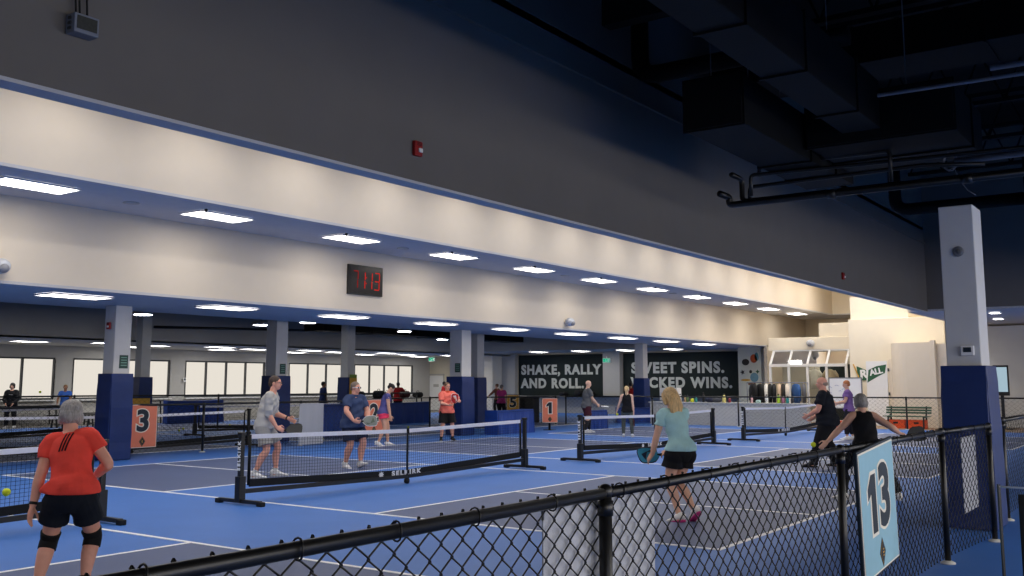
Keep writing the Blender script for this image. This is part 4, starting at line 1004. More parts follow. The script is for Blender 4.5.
# ================================================================ PEOPLE
SKIN = {'fair': (222, 172, 146), 'pale': (228, 186, 162), 'tan': (196, 142, 112), 'brown': (140, 96, 72), 'pink': (226, 164, 142)}
def cloth(c, name='cloth'):
    return mat('%s_%d_%d_%d' % ((name,) + tuple(c)), srgb(*c), 0.85, 0.06, 12, 0.07, bscale=24, spec=.2)
def skin(k):
    return mat('skin_' + k, srgb(*SKIN[k]), 0.55, 0.05, 14, 0.04, spec=.35)
def hairm(c):
    return mat('hair_%d_%d_%d' % tuple(c), srgb(*c), 0.6, 0.28, 26, 0.5, bscale=40, stretch=(3, 3, .5))
def remesh(mb, name, m, parent, vox, it=4, loc=None, fac=.5):
    o = mb.build(name, m)
    r = o.modifiers.new('r', 'REMESH'); r.mode = 'VOXEL'; r.voxel_size = vox; r.use_smooth_shade = True
    if it:
        s = o.modifiers.new('s', 'SMOOTH'); s.iterations = it; s.factor = fac
    dg = bpy.context.evaluated_depsgraph_get()
    me = bpy.data.meshes.new_from_object(o.evaluated_get(dg), depsgraph=dg)
    o.modifiers.clear(); old = o.data; o.data = me; bpy.data.meshes.remove(old)
    me.name = name
    me.polygons.foreach_set('use_smooth', [True] * len(me.polygons))
    if parent is not None: o.parent = parent
    if loc is not None: o.location = loc
    return o
def spline(pts, rad, k=5):
    """catmull-rom resample of centres and radii"""
    P = [V(p) for p in pts]; Rr = [V((a, a)) if not isinstance(a, (tuple, list)) else V(a) for a in rad]
    op, orr = [], []
    n = len(P)
    def cr(A, i, t):
        a, b, c, d = A[max(0, i - 1)], A[i], A[min(n - 1, i + 1)], A[min(n - 1, i + 2)]
        return .5 * ((2 * b) + (c - a) * t + (2 * a - 5 * b + 4 * c - d) * t * t + (3 * b - a - 3 * c + d) * t ** 3)
    for i in range(n - 1):
        for j in range(k):
            op.append(cr(P, i, j / k)); orr.append(cr(Rr, i, j / k))
    op.append(P[-1]); orr.append(Rr[-1])
    return op, [(max(.002, r.x), max(.002, r.y)) for r in orr]
def loft(mb, pts, rad, hint=None, k=5, n=18):
    p, r = spline(pts, rad, k)
    mb.tube(p, r, n, True, 0, hint)
def ik(a, t, l1, l2, pole):
    a, t = V(a), V(t); d = t - a; L = min(d.length, (l1 + l2) * .999); u = d.normalized()
    t = a + u * L
    c = (l1 * l1 + L * L - l2 * l2) / (2 * L); h = math.sqrt(max(0, l1 * l1 - c * c))
    p = V(pole); p = p - u * p.dot(u)
    if p.length < 1e-5: p = u.orthogonal()
    return a + u * c + p.normalized() * h, t

def hand(mb, w, d, n, side, S, curl):
    d = V(d).normalized(); n = V(n); n = (n - d * n.dot(d)).normalized()
    s = d.cross(n) if side > 0 else n.cross(d)       # towards the thumb
    k = S
    mb.tube([w - d * .012 * k, w + d * .012 * k, w + d * .035 * k, w + d * .056 * k], [(.013 * k, .011 * k), (.020 * k, .011 * k), (.024 * k, .011 * k), (.022 * k, .008 * k)], 12, True, 0, s)
    for i, (off, ln, r) in enumerate(((.0175, .046, .0052), (.0058, .052, .0054), (-.0062, .047, .0052), (-.0175, .037, .0046))):
        a0 = curl * (.55 + .08 * i); q = w + d * .052 * k + s * off * k; pts = [q - d * .012 * k, q]; a = 0
        for j, (fr, ca) in enumerate(((.46, .6), (.31, .95), (.23, .7))):
            a += a0 * ca * 1.6
            dd = d * math.cos(a) + n * math.sin(a) + s * (off * 4 * (1 - curl))
            q = q + dd.normalized() * (ln * fr * k); pts.append(q)
        mb.tube(pts, [r * k * 1.05, r * k * 1.05, r * k, r * k * .95, r * k * .8], 8)
    q = w + d * .014 * k + s * .017 * k
    t1 = (d * .6 + s * .75 + n * .25).normalized(); t2 = (d * .9 + s * (.35 - .5 * curl) + n * (.2 + .7 * curl)).normalized()
    p1 = q + t1 * .030 * k; p2 = p1 + t2 * .024 * k
    mb.tube([q - t1 * .01 * k, q, p1, p2, p2 + (t2 + n * curl * .6).normalized() * .015 * k], [.0095 * k, .009 * k, .0066 * k, .006 * k, .0045 * k], 8)
    return w + d * .05 * k + n * .018 * k, d, n, s

def make_person(label, loc, th, S, skn='fair', vox=.008, g=1.0, belly=0, woman=False, lean=0, side=0, twist=0, ptwist=0, hp=0, hy=0, drop=0,
                feet=((-.1, 0, 0, 0, 0), (.1, 0, 0, 0, 0)), hands=None, poles=None, palms=None, curls=(.35, .35), fdirs=None,
                top=None, bottom=None, shoes=(230, 230, 232), sole=None, hair=None, socks=None, knee_pads=None, extras=(), kpole=None, shoulder=None):
    """th: heading in degrees from the camera's view direction (0 away, 90 image right, 180 towards). Local axes: x right, y forward."""
    R_ = math.radians
    T = R_(th); cy, sy = math.cos(CAM_YAW), math.sin(CAM_YAW)
    fx = math.cos(T) * cy + math.sin(T) * sy; fy = math.cos(T) * sy - math.sin(T) * cy
    rz = math.atan2(-fx, fy)
    up = lambda a, s=0: V((math.sin(R_(s)), math.sin(R_(a)) * math.cos(R_(s)), math.cos(R_(a)) * math.cos(R_(s))))
    gw = g; gl = g ** .6
    pel = V((0, 0, .53 * S - drop))
    waist = pel + up(lean * .45, side * .4) * .088 * S
    chest = waist + up(lean * .9, side * .8) * .112 * S
    sh = chest + up(lean * 1.1, side) * .080 * S
    nb = sh + up(lean * 1.1, side) * .034 * S
    hl = lean * .55 + hp * .35
    hc = nb + up(hl, side * .5) * .092 * S + V((0, .006 * S, 0))
    axS = V((math.cos(R_(twist)), math.sin(R_(twist)), -math.sin(R_(side)))).normalized()
    axP = V((math.cos(R_(ptwist)), math.sin(R_(ptwist)), 0))
    axM = (axS + axP).normalized()
    yS = V((-axS.y, axS.x, 0))
    hipw = (.056 if woman else .052) * S; shw = (.092 if woman else .104) * S
    hip = [pel - axP * hipw - V((0, 0, .005 * S)), pel + axP * hipw - V((0, 0, .005 * S))]
    shj = [sh - axS * shw, sh + axS * shw]
    if shoulder: shj = [p + V(q) * S for p, q in zip(shj, shoulder)]
    # legs
    knee, ank, foots = [], [], []
    for i, s in enumerate((-1, 1)):
        x, y, fyaw, fp, fz = feet[i]
        a = V((x * S, y * S, .045 * S + fz * S)); kp = V(kpole[i]) if kpole else V((s * .12 + math.sin(-R_(fyaw)) * .6, 1, 0))
        k, a = ik(hip[i], a, .243 * S, .245 * S, kp); knee.append(k); ank.append(a)
        fd = V((-math.sin(R_(fyaw)), math.cos(R_(fyaw)), 0)); pr = R_(fp)
        foots.append((fd * math.cos(pr) - V((0, 0, 1)) * math.sin(pr), fd * math.sin(pr) + V((0, 0, 1)) * math.cos(pr), fd))
    # arms
    hands = hands or ((-.14, .03, .50), (.14, .03, .50))
    elb, wri = [], []
    for i, s in enumerate((-1, 1)):
        pl = V(poles[i]) if poles and poles[i] else V((s * .5, -1, -.2))
        e, w = ik(shj[i], V(hands[i]) * S, .172 * S, .148 * S, pl); elb.append(e); wri.append(w)
    # ---------------- body
    mb = MB()
    hw = (.104 if woman else .096) * gw; ww = (.076 if woman else .086) * gw; cw = (.086 if woman else .098) * gl
    bd = .058 * gw + belly
    bsh = V((0, belly * .45 * S, 0))
    loft(mb, [pel - V((0, 0, .06 * S)), pel - V((0, 0, .02 * S)), waist + bsh, chest, sh - (sh - chest) * .25, nb], [(.06 * S, .045 * S), (hw * S, .068 * gw * S), (ww * S, bd * S), (cw * S, .066 * gl * S), (cw * .98 * S, .055 * gl * S), (.042 * S, .036 * S)], axM, 5, 20)
    if woman:
        for s in (-1, 1): mb.ell(chest + axS * s * .042 * S + yS * .050 * S + V((0, 0, .008 * S)), (.036 * S, .030 * S, .036 * S))
    loft(mb, [nb - V((0, 0, .03 * S)), nb, hc - up(hl) * .03 * S - V((0, .004 * S, 0))], [.036 * S, .034 * gl * S, .034 * gl * S], None, 3, 14)
    for i, s in enumerate((-1, 1)):
        loft(mb, [sh + axS * s * .02 * S, shj[i], shj[i].lerp(elb[i], .45), elb[i], elb[i].lerp(wri[i], .3), wri[i]], [(.034 * gl * S, .036 * gl * S), .036 * gl * S, .031 * gl * S, .0255 * gl * S, .0265 * gl * S, .0165 * S], None, 4, 14)
        lk = hip[i].lerp(knee[i], .45)
        cf = knee[i].lerp(ank[i], .33) - foots[i][2] * .010 * S
        loft(mb, [pel - axP * -s * hipw * .6 + V((0, 0, .02 * S)), hip[i] - V((0, 0, .035 * S)), lk, knee[i], cf, ank[i].lerp(knee[i], .18), ank[i] - foots[i][1] * .02 * S], [.055 * gl * S, .058 * gl * S, .050 * gl * S, .0345 * gl * S, .0365 * gl * S, .022 * gl * S, .021 * S], None, 4, 16)
        f, u, _ = foots[i]
        loft(mb, [ank[i] - f * .02 * S - u * .025 * S, ank[i] + f * .03 * S - u * .022 * S, ank[i] + f * .09 * S - u * .03 * S], [.02 * S, (.022 * S, .016 * S), (.02 * S, .01 * S)], None, 3, 10)
    # head
    a1, a2 = R_(hy), R_(hp)
    hf = V((-math.sin(a1) * math.cos(a2), math.cos(a1) * math.cos(a2), -math.sin(a2))); hx = V((math.cos(a1), math.sin(a1), 0)); hu = hx.cross(hf)
    AX = (hx, hf, hu)
    H = lambda x, y, z: hc + (hx * x + hf * y + hu * z) * S
    E = lambda m_, c, r, nu=16, nv=10: m_.ell(H(*c), [q * S for q in r], AX, nu, nv)
    E(mb, (0, -.006, .012), (.0455, .0575, .052)); E(mb, (0, .016, -.018), (.0375, .036, .045)); E(mb, (0, .026, -.046), (.024, .023, .017))
    mb.tube([H(0, .046, .004), H(0, .060, -.014), H(0, .057, -.020)], [.0045 * S, .008 * S, .006 * S], 8)
    E(mb, (0, .046, .010), (.030, .008, .006)); E(mb, (0, .048, -.033), (.013, .006, .007))
    for s in (-1, 1): E(mb, (s * .0465, -.004, -.008), (.006, .012, .018), 10, 8)
    grips = []
    for i, s in enumerate((-1, 1)):
        d = V(fdirs[i]) if fdirs and fdirs[i] else (wri[i] - elb[i]).normalized()
        n = V(palms[i]) if palms and palms[i] else V((-s, .15, 0))
        if abs(n.normalized().dot(d.normalized())) > .95: n = V((0, 1, .2))
        grips.append(hand(mb, wri[i], d, n, s, S, curls[i]))
    body = remesh(mb, 'person', skin(skn), None, vox, 3)
    body.location = (loc[0], loc[1], 0); body.rotation_euler = (0, 0, rz)
    tag(body, label, 'person')
    # face details
    dark = mat('eye_dark', srgb(36, 28, 24), .3, .05, 10); wh = mat('eye_white', srgb(232, 228, 222), .3, .02, 10)
    for s in (-1, 1):
        m1 = MB(); E(m1, (s * .0175, .0475, .0015), (.0078, .0055, .0052), 10, 8); ey = m1.build('eye', wh, body, True)
        m1 = MB(); E(m1, (s * .0175, .0512, .0015), (.0038, .0030, .0038), 8, 6); m1.build('iris', dark, ey, True)
    m1 = MB(); E(m1, (0, .0525, -.0335), (.0125, .0035, .0042), 12, 6); m1.build('lips', mat('lips_' + skn, tuple(c * k for c, k in zip(srgb(*SKIN[skn])[:3], (.75, .5, .5))) + (1,), .5, .05, 10), body, True)
    # ---------------- clothes
    if top:
        c = cloth(top['c']); ez = top.get('ease', .010); hem = top.get('hem', -.05); mb = MB()
        e = ez
        hp_ = pel + V((0, 0, hem * S))
        nk = top.get('neck', .042)
        lo = [hp_, pel + V((0, 0, max(hem + .03, -.01) * S)), waist + bsh, chest, sh - (sh - chest) * .22, nb - (nb - sh) * .25]
        eh = max(e, (bottom or {}).get('ease', 0) + .009)
        hwr = (hw + eh + .004) * S
        loft(mb, lo, [(hwr, (.072 * gw + eh + belly * .5) * S), (hwr, (.072 * gw + eh + belly * .6) * S), ((ww + e * 1.5) * S, (bd + e) * S), ((cw + e) * S, (.068 * gl + e) * S), ((cw * (.98 if top.get('sleeve', .5) > 0 else .93) + e * .6) * S, (.056 * gl + e) * S), (nk * S, .040 * S)], axM, 6, 26)
        if woman:
            for s in (-1, 1): mb.ell(chest + axS * s * .040 * S + yS * .054 * S + V((0, 0, .006 * S)), (.040 * S, .034 * S, .040 * S))
        sl = top.get('sleeve', .55)
        for i, s in enumerate((-1, 1)):
            if sl > 0:
                pts = [sh + axS * s * .03 * S, shj[i]]; rr = [(.040 * gl * S, .042 * gl * S), .043 * gl * S]
                if sl <= 1:
                    pts += [shj[i].lerp(elb[i], sl * .55), shj[i].lerp(elb[i], sl)]; rr += [(.036 * gl + e * .7) * S, (.034 * gl + e * .9) * S]
                else:
                    pts += [shj[i].lerp(elb[i], .5), elb[i], elb[i].lerp(wri[i], (sl - 1) * .5), elb[i].lerp(wri[i], sl - 1)]; rr += [(.034 * gl + e * .5) * S, (.030 * gl + e * .5) * S, (.029 * gl + e * .4) * S, (.022 + e * .4) * S]
                loft(mb, pts, rr, None, 4, 16)
            else:
                loft(mb, [sh + axS * s * .02 * S - V((0, 0, .006 * S)), sh + axS * s * .055 * S - V((0, 0, .006 * S)), sh + axS * s * .078 * S - V((0, 0, .004 * S))], [(.050 * gl * S, .050 * gl * S), (.047 * gl * S, .047 * gl * S), (.041 * gl * S, .042 * gl * S)], yS, 3, 14)
        # soft folds
        for q, (x, y, z) in enumerate(mb.v):
            f = .0022 * S * (math.sin(z * 46 + x * 21 + q * 0) + math.sin(z * 27 - x * 30 + y * 18))
            mb.v[q] = (x * (1 + f / .15), y * (1 + f / .1), z)
        t = remesh(mb, top.get('name', 'shirt'), c, body, vox, 2)
        if top.get('collar'):
            mb = MB(); mb.tube([nb - V((0, 0, .008 * S)), nb + V((0, .004 * S, .018 * S))], [.048 * S, .043 * S], 18, False); mb.tube([nb + V((0, .004 * S, .018 * S)), nb - V((0, 0, .006 * S))], [.041 * S, .045 * S], 18, False)
            mb.build('collar', cloth(top.get('cc', top['c'])), t, True)
        for (nm, colr, strips) in top.get('marks', ()):    # raised trims on the cloth
            m1 = MB()
            for st in strips:
                pts = []
                for (px, pz) in st[:-1]:
                    p = sh + axS * (px * S) + V((0, 0, pz * S)); sg = 1 if nm.startswith('chest') else -1
                    ok, hit, nn, _ = t.ray_cast(p + yS * (sg * .6 * S), yS * -sg)
                    if ok: pts.append(hit + nn * .0005)
                if len(pts) > 1: m1.tube(pts, st[-1] * S, 6)
            m1.build(nm, cloth(colr), t, True)
    if bottom:
        c = cloth(bottom['c']); e = bottom.get('ease', .012); mb = MB(); ln = bottom.get('len', .6); fl = bottom.get('flare', .012)
        wz = bottom.get('waist', .025)
        loft(mb, [pel - V((0, 0, .085 * S)), pel - V((0, 0, .05 * S)), pel - V((0, 0, .01 * S)), pel + up(lean * .45) * wz * S], [((hw * .6 + e) * S, (.048 * gw + e) * S), ((hw * .9 + e) * S, (.068 * gw + e) * S), ((hw + e) * S, (.072 * gw + e) * S), ((ww + .010 + e * .4) * S, (.058 * gw + belly * .6 + e * .4) * S)], axP, 5, 24)
        for i, s in enumerate((-1, 1)):
            lk = hip[i].lerp(knee[i], .45); r0 = .060 * gl + e
            pts = [pel + axP * s * hipw * .7 + V((0, 0, .015 * S)), hip[i] - V((0, 0, .03 * S))]; rr = [.056 * gl * S, r0 * S]
            if bottom.get('skirt'):
                pts += [hip[i].lerp(knee[i], ln)]; rr += [(r0 + fl) * S]
            elif ln <= 1:
                pts += [hip[i].lerp(knee[i], ln * .6), hip[i].lerp(knee[i], ln)]; rr += [(.054 * gl + e) * S, (.052 * gl - .012 * ln + e + fl) * S]
            else:
                pts += [lk, knee[i]]; rr += [(.050 * gl + e) * S, (.036 * gl + e) * S]
                q = ln - 1
                pts += [knee[i].lerp(ank[i], .4 * q) - foots[i][2] * .006 * S, knee[i].lerp(ank[i], q)]; rr += [(.036 * gl + e) * S, (.025 * gl + e + bottom.get('flare', 0)) * S]
            loft(mb, pts, rr, None, 4, 18)
        remesh(mb, bottom.get('name', 'shorts' if ln <= 1 else 'trousers'), c, body, vox, 2)
    for i, s in enumerate((-1, 1)):
        f, u, _ = foots[i]; a = ank[i]; sd = f.cross(u)
        mb = MB()
        bz = -.045 * S
        P = lambda y, z: a + f * (y * S) + u * (z * S)
        loft(mb, [P(-.042, -.022), P(-.03, -.008), P(-.002, -.002), P(.03, -.012), P(.07, -.024), P(.105, -.029), P(.122, -.033)], [(.012 * S, .014 * S), (.024 * S, .028 * S), (.026 * S, .032 * S), (.027 * S, .024 * S), (.031 * S, .015 * S), (.026 * S, .010 * S), (.012 * S, .006 * S)], sd, 4, 14)
        loft(mb, [P(-.012, -.01), P(-.008, .016)], [.025 * S, (.026 * S, .029 * S)], sd, 3, 12)
        so = remesh(mb, 'shoe', cloth(shoes, 'shoe'), body, max(.004, vox * .7), 2)
        mb = MB(); out = []
        for k in range(24):
            t = 2 * PI * k / 24; yy = .040 + .088 * math.cos(t); xx = (.030 - .004 * math.cos(t) + .004 * math.cos(2 * t)) * math.sin(t)
            out.append(a + f * (yy * S) + sd * (xx * S) + u * bz)
        mb.prism(out, u * (.016 * S)); mb.build('sole', cloth(sole or (200, 200, 204), 'sole'), so, True)
        if shoes[0] > 150:
            mb = MB(); [mb.tube([P(.02 + q * .015, .008 - q * .0075) - sd * .012 * S, P(.026 + q * .015, .011 - q * .0078), P(.02 + q * .015, .008 - q * .0075) + sd * .012 * S], .0022 * S, 5) for q in range(4)]; mb.build('laces', M_WHITE, so, True)
        if socks:
            mb = MB(); loft(mb, [a - u * .01 * S, a.lerp(knee[i], .09), a.lerp(knee[i], socks[1])], [.026 * S, .0245 * gl * S, (.026 + .03 * socks[1]) * gl * S], None, 3, 14); mb.build('sock', cloth(socks[0]), body, True)
        if knee_pads:
            mb = MB(); k = knee[i]; loft(mb, [k.lerp(hip[i], .17), k.lerp(hip[i], .08), k, k.lerp(ank[i], .1), k.lerp(ank[i], .2)], [.047 * gl * S, .044 * gl * S, .0415 * gl * S, .042 * gl * S, .0415 * gl * S], None, 4, 16); mb.build('knee_pad', cloth(knee_pads), body, True)
    # ---------------- hair
    if hair:
        st, hcol = hair[0], hair[1]; hm = hairm(hcol); mb = MB()
        if st == 'short':
            E(mb, (0, -.012, .022), (.050, .0575, .0505)); E(mb, (0, -.034, -.006), (.043, .036, .036))
        elif st == 'bob':
            E(mb, (0, -.014, .018), (.058, .066, .060)); E(mb, (0, -.026, -.014), (.056, .050, .046)); [E(mb, (s * .042, -.008, -.018), (.018, .03, .036)) for s in (-1, 1)]
        elif st == 'long':
            E(mb, (0, -.012, .020), (.054, .062, .056))
            L_ = hair[2]; sw = hair[3] if len(hair) > 3 else (0, 0)
            top_ = H(0, -.02, .03); b0 = H(0, -.045, -.02); dn = V((sw[0], sw[1], -1)).normalized()
            loft(mb, [top_, b0, b0 + dn * L_ * .4 * S - V((0, .012 * S, 0)), b0 + dn * L_ * .75 * S - V((0, .012 * S, 0)), b0 + dn * L_ * S], [(.052 * S, .045 * S), (.058 * S, .036 * S), (.064 * S, .026 * S), (.056 * S, .020 * S), (.026 * S, .010 * S)], hx, 5, 18)
            for s in (-1, 1): loft(mb, [H(s * .036, .012, .035), H(s * .052, .004, -.01), H(s * .056, -.012, -.06)], [(.014 * S, .026 * S), (.012 * S, .026 * S), (.01 * S, .018 * S)], hx, 4, 12)
        elif st == 'pony':
            E(mb, (0, -.012, .022), (.050, .0575, .0505)); E(mb, (0, -.034, -.002), (.044, .036, .038)); E(mb, (0, -.066, .012), (.018, .016, .018))
            q = H(0, -.075, .01); loft(mb, [q, q - hf * .02 * S - V((0, 0, .03 * S)), q - hf * .015 * S - V((0, 0, .09 * S)), q - V((0, 0, .14 * S))], [.013 * S, .022 * S, .018 * S, .006 * S], None, 4, 12)
        elif st == 'fringe':
            E(mb, (0, -.024, -.008), (.0478, .047, .020)); E(mb, (0, -.034, -.014), (.041, .035, .026))
        elif st == 'bun':
            E(mb, (0, -.012, .022), (.050, .0575, .0505)); E(mb, (0, -.034, -.004), (.043, .036, .036)); E(mb, (0, -.062, .03), (.024, .022, .022))
        if st in ('long', 'bob'):
            for q in range(len(mb.v)):
                p = V(mb.v[q]) - hc; an = math.atan2(p.dot(hx), -p.dot(hf)); w = .0022 * S * math.sin(an * 17) + .0016 * S * math.sin(an * 31 + 1)
                d_ = V((p.x, p.y, 0))
                if d_.length > 1e-4: mb.v[q] = tuple(V(mb.v[q]) + d_.normalized() * w)
        remesh(mb, 'hair', hm, body, max(.0045, vox * .7), 2 if st != 'long' else 1)
        for s in (-1, 1):
            m1 = MB(); m1.tube([H(s * .008, .0515, .0125), H(s * .018, .0515, .0145), H(s * .028, .045, .012)], [.0022 * S, .003 * S, .002 * S], 6); m1.build('eyebrow', hm, body, True)
    for ex in extras:
        if ex == 'glasses' or ex == 'sunglasses':
            fm = mat('glasses_frame', srgb(30, 30, 32), .4, .05, 10) if ex == 'glasses' else mat('white_glasses_frame', srgb(220, 224, 230), .4, .05, 10)
            m1 = MB()
            for s in (-1, 1):
                m1.tube([H(s * .018 + .012 * math.cos(t), .056, .001 + .009 * math.sin(t)) for t in [q * PI / 6 for q in range(13)]], .0014 * S, 5)
                m1.tube([H(s * .030, .055, .004), H(s * .044, .03, .005), H(s * .049, -.006, .0)], (.0016 if ex == 'glasses' else .004) * S, 5)
            m1.tube([H(-.006, .057, .003), H(.006, .057, .003)], .0014 * S, 5)
            gg = m1.build(ex, fm, body, True)
            if ex == 'sunglasses':
                m1 = MB(); [E(m1, (s * .018, .0555, .001), (.0135, .003, .0105), 12, 6) for s in (-1, 1)]; m1.build('lens', mat('dark_lens', srgb(24, 30, 52), .15, .05, 10), gg, True)
        if ex[:5] == 'watch' or ex[:8] == 'bracelet':
            i = 0 if ex.endswith('l') else 1
            m1 = MB(); q = wri[i].lerp(elb[i], .10); d = (wri[i] - elb[i]).normalized(); m1.tube([q - d * .007 * S, q + d * .007 * S], .0205 * S, 16); m1.build('wristband', M_RUBBER, body, True)
        if ex == 'bag':
            pass
    M = Matrix.Translation(body.location) @ Matrix.Rotation(rz, 4, 'Z')
    W = lambda p: M @ V(p)
    D = lambda d: (M.to_3x3() @ V(d)).normalized()
    return {'o': body, 'grip': [(W(a), D(b_), D(c_), D(d_)) for a, b_, c_, d_ in grips], 'W': W, 'D': D, 'S': S, 'sh': sh, 'axS': axS, 'yS': yS, 'hc': hc}

def paddle(grip, axis, face, label, face_m, edge_m=None, handle_m=None, back=.05, pattern=None):
    """pickleball paddle: grip centre, axis from the handle to the blade tip, normal of the face"""
    a = V(axis).normalized(); f = V(face); f = (f - a * f.dot(a)).normalized(); s = a.cross(f)
    o = V(grip) - a * back
    r = empty('paddle', o); tag(r, label, 'paddle', 'pickleball paddles')
    R = Matrix((s, a, f)).transposed()
    b = MB(); b.tube([R @ V(p) for p in ((0, 0, 0), (0, .01, 0), (0, .12, 0), (0, .15, 0))], [(.017, .015), (.016, .0135), (.0155, .0125), (.02, .008)], 12, True, 0, s); b.build('handle', handle_m or M_RUBBER, r, True)
    out = []
    w, L0, L1 = .1, .13, .40
    prof = [(.02, L0), (.055, L0 + .03), (.092, L0 + .075), (.1, L0 + .12), (.1, L1 - .05), (.088, L1 - .018), (.055, L1), (0, L1 + .004)]
    out = prof + [(-x, y) for x, y in reversed(prof[:-1])]
    b = MB(); b.prism([R @ V((x * .97, y, -.0075)) for x, y in out], R @ V((0, 0, .015))); b.build('blade', face_m, r)
    b = MB(); pts = [R @ V((x, y, 0)) for x, y in out]; b.tube(pts, .0075, 8); b.build('edge_guard', edge_m or M_RUBBER, r, True)
    if pattern:
        b = MB()
        for z in (-.0085, .0085):
            b.prism([R @ V((x, y, z)) for x, y in ((-.07, .33), (.02, .36), (.07, .22), (.03, .18), (.045, .27), (-.02, .31))], R @ V((0, 0, .001 if z > 0 else -.001)))
        b.build('blade_pattern', pattern, r)
    return r
# ---- the players, nearest first
P1 = make_person('grey haired woman in an orange top with black knee pads, back turned, at lower left', (4.335, 7.205), -8, 1.54, 'pink', .0065, 1.08, .010, True, lean=17, side=-10, drop=.05, hp=26, hy=0,
    feet=((-.135, -.02, 8, 0, 0), (.075, .03, -12, 0, 0)), hands=((-.175, -.02, .43), (.065, .15, .565)), poles=((-.6, -.8, 0), (1, -.6, -.1)), curls=(.3, .5), palms=((.8, -.2, 0), (-1, 0, .2)),
    top={'c': (240, 78, 66), 'sleeve': .5, 'hem': .012, 'ease': .011, 'marks': [('back_stripe', (22, 22, 26), [[(x + .22 * (.03 - q * .008) , .028 - q * .008) for q in range(11)] + [.0036] for x in (-.014, .001, .016)])]},
    bottom={'c': (22, 27, 38), 'len': .58, 'ease': .014, 'flare': .012, 'waist': .04}, shoes=(30, 30, 34), sole=(40, 40, 44), hair=('bob', (158, 154, 152)), socks=((24, 24, 26), .2), knee_pads=(24, 24, 26), extras=('bracelet_l',))
P2 = make_person('blonde woman in a pale blue shirt and black shorts holding a blue paddle', (10.84, 5.19), -28, 1.59, 'fair', .0065, .96, 0, True, lean=17, side=-2, twist=-10, drop=.02, hp=14, hy=6,
    feet=((-.06, -.05, 20, 8, .0), (.045, -.10, 0, 38, .035)), hands=((-.15, .15, .475), (.03, .20, .455)), poles=((-1, -.6, 0), (1, -.8, -.2)), curls=(.45, .85), palms=((.7, .2, -.5), (-.3, .5, -.6)), fdirs=((-.2, .7, -.7), (-.8, .5, -.3)),
    top={'c': (172, 212, 214), 'sleeve': .52, 'hem': -.002, 'ease': .010}, bottom={'c': (22, 22, 26), 'len': .50, 'ease': .018, 'flare': .020, 'waist': .04}, shoes=(232, 228, 226), sole=(176, 52, 118), hair=('long', (206, 172, 122), .185, (.05, -.12)), kpole=((-.3, 1, 0), (-.35, 1, 0)))
P3 = make_person('grey haired woman in a black sleeveless top with both arms spread, back turned', (14.22, 3.96), -4, 1.58, 'fair', .0075, 1.16, 0, True, lean=14, drop=.12, hp=14,
    feet=((-.225, .02, 25, 0, 0), (.265, -.02, -25, 0, 0)), hands=((-.335, .10, .485), (.335, .06, .575)), poles=((-.3, -1, .2), (.3, -1, -.3)), curls=(.35, .9), palms=((.3, .8, -.3), (-.2, .3, -1)), fdirs=(None, (.9, .3, -.1)), kpole=((-.5, 1, 0), (.5, 1, 0)),
    top={'c': (24, 24, 27), 'sleeve': 0, 'hem': -.04, 'ease': .012, 'neck': .046}, bottom={'c': (26, 26, 30), 'len': 1.92, 'ease': .010}, shoes=(226, 224, 220), hair=('bob', (150, 146, 142)))
P4 = make_person('bald man in a black shirt and black trousers turned to the left, at right', (19.24, 6.07), -60, 1.76, 'pink', .009, 1.2, .022, lean=8, drop=.03, hp=5, hy=12,
    feet=((-.13, .15, 15, 0, 0), (.13, -.05, -12, 0, 0)), hands=((-.10, .19, .56), (.10, .17, .54)), poles=((-.8, -1, -.4), (.8, -1, -.4)), curls=(.5, .5),
    top={'c': (26, 29, 38), 'sleeve': .7, 'hem': -.06, 'ease': .016}, bottom={'c': (24, 24, 28), 'len': 1.94, 'ease': .018}, shoes=(34, 34, 38), sole=(30, 30, 32), hair=('fringe', (168, 148, 134)))
P5 = make_person('man in grey sweatshirt and shorts with glasses, leaning forward with a black paddle', (11.57, 13.42), 90, 1.80, 'pink', .008, .98, 0, lean=17, drop=.05, hp=4, hy=-4,
    feet=((-.10, .10, 4, 0, 0), (.10, -.05, -10, 0, 0)), hands=((-.09, .215, .555), (.085, .145, .475)), poles=((-.2, -.8, -.8), (.2, -.8, -.8)), curls=(.4, .9), palms=((.9, 0, -.3), (-.8, 0, -.3)), fdirs=((.1, .8, -.35), (0, .9, -.4)),
    top={'c': (184, 182, 178), 'sleeve': 1.12, 'hem': -.045, 'ease': .016, 'name': 'sweatshirt'}, bottom={'c': (150, 149, 147), 'len': .82, 'ease': .012, 'flare': .02}, shoes=(236, 236, 236), hair=('short', (74, 58, 50)), socks=((228, 228, 228), .16), extras=('glasses', 'watch_l'))
P6 = make_person('man in a navy polo and white sunglasses holding a grey paddle behind the net', (13.80, 13.47), 130, 1.65, 'pink', .008, 1.3, .026, lean=6, drop=.02, hp=2, hy=10,
    feet=((-.055, .08, 0, -18, .012), (.06, -.05, -8, 8, .005)), hands=((-.06, .19, .545), (.14, .18, .545)), poles=((-1, -.1, -.3), (1, -.1, -.3)), curls=(.6, .9), palms=((.9, .1, .2), (-.8, .4, 0)), fdirs=((.4, .7, -.2), (-.45, .8, -.1)),
    top={'c': (56, 70, 104), 'sleeve': .72, 'hem': -.055, 'ease': .015, 'collar': True}, bottom={'c': (38, 46, 70), 'len': .84, 'ease': .018, 'flare': .014}, shoes=(234, 234, 236), hair=('short', (124, 108, 96)), socks=((232, 232, 232), .1), extras=('sunglasses',))
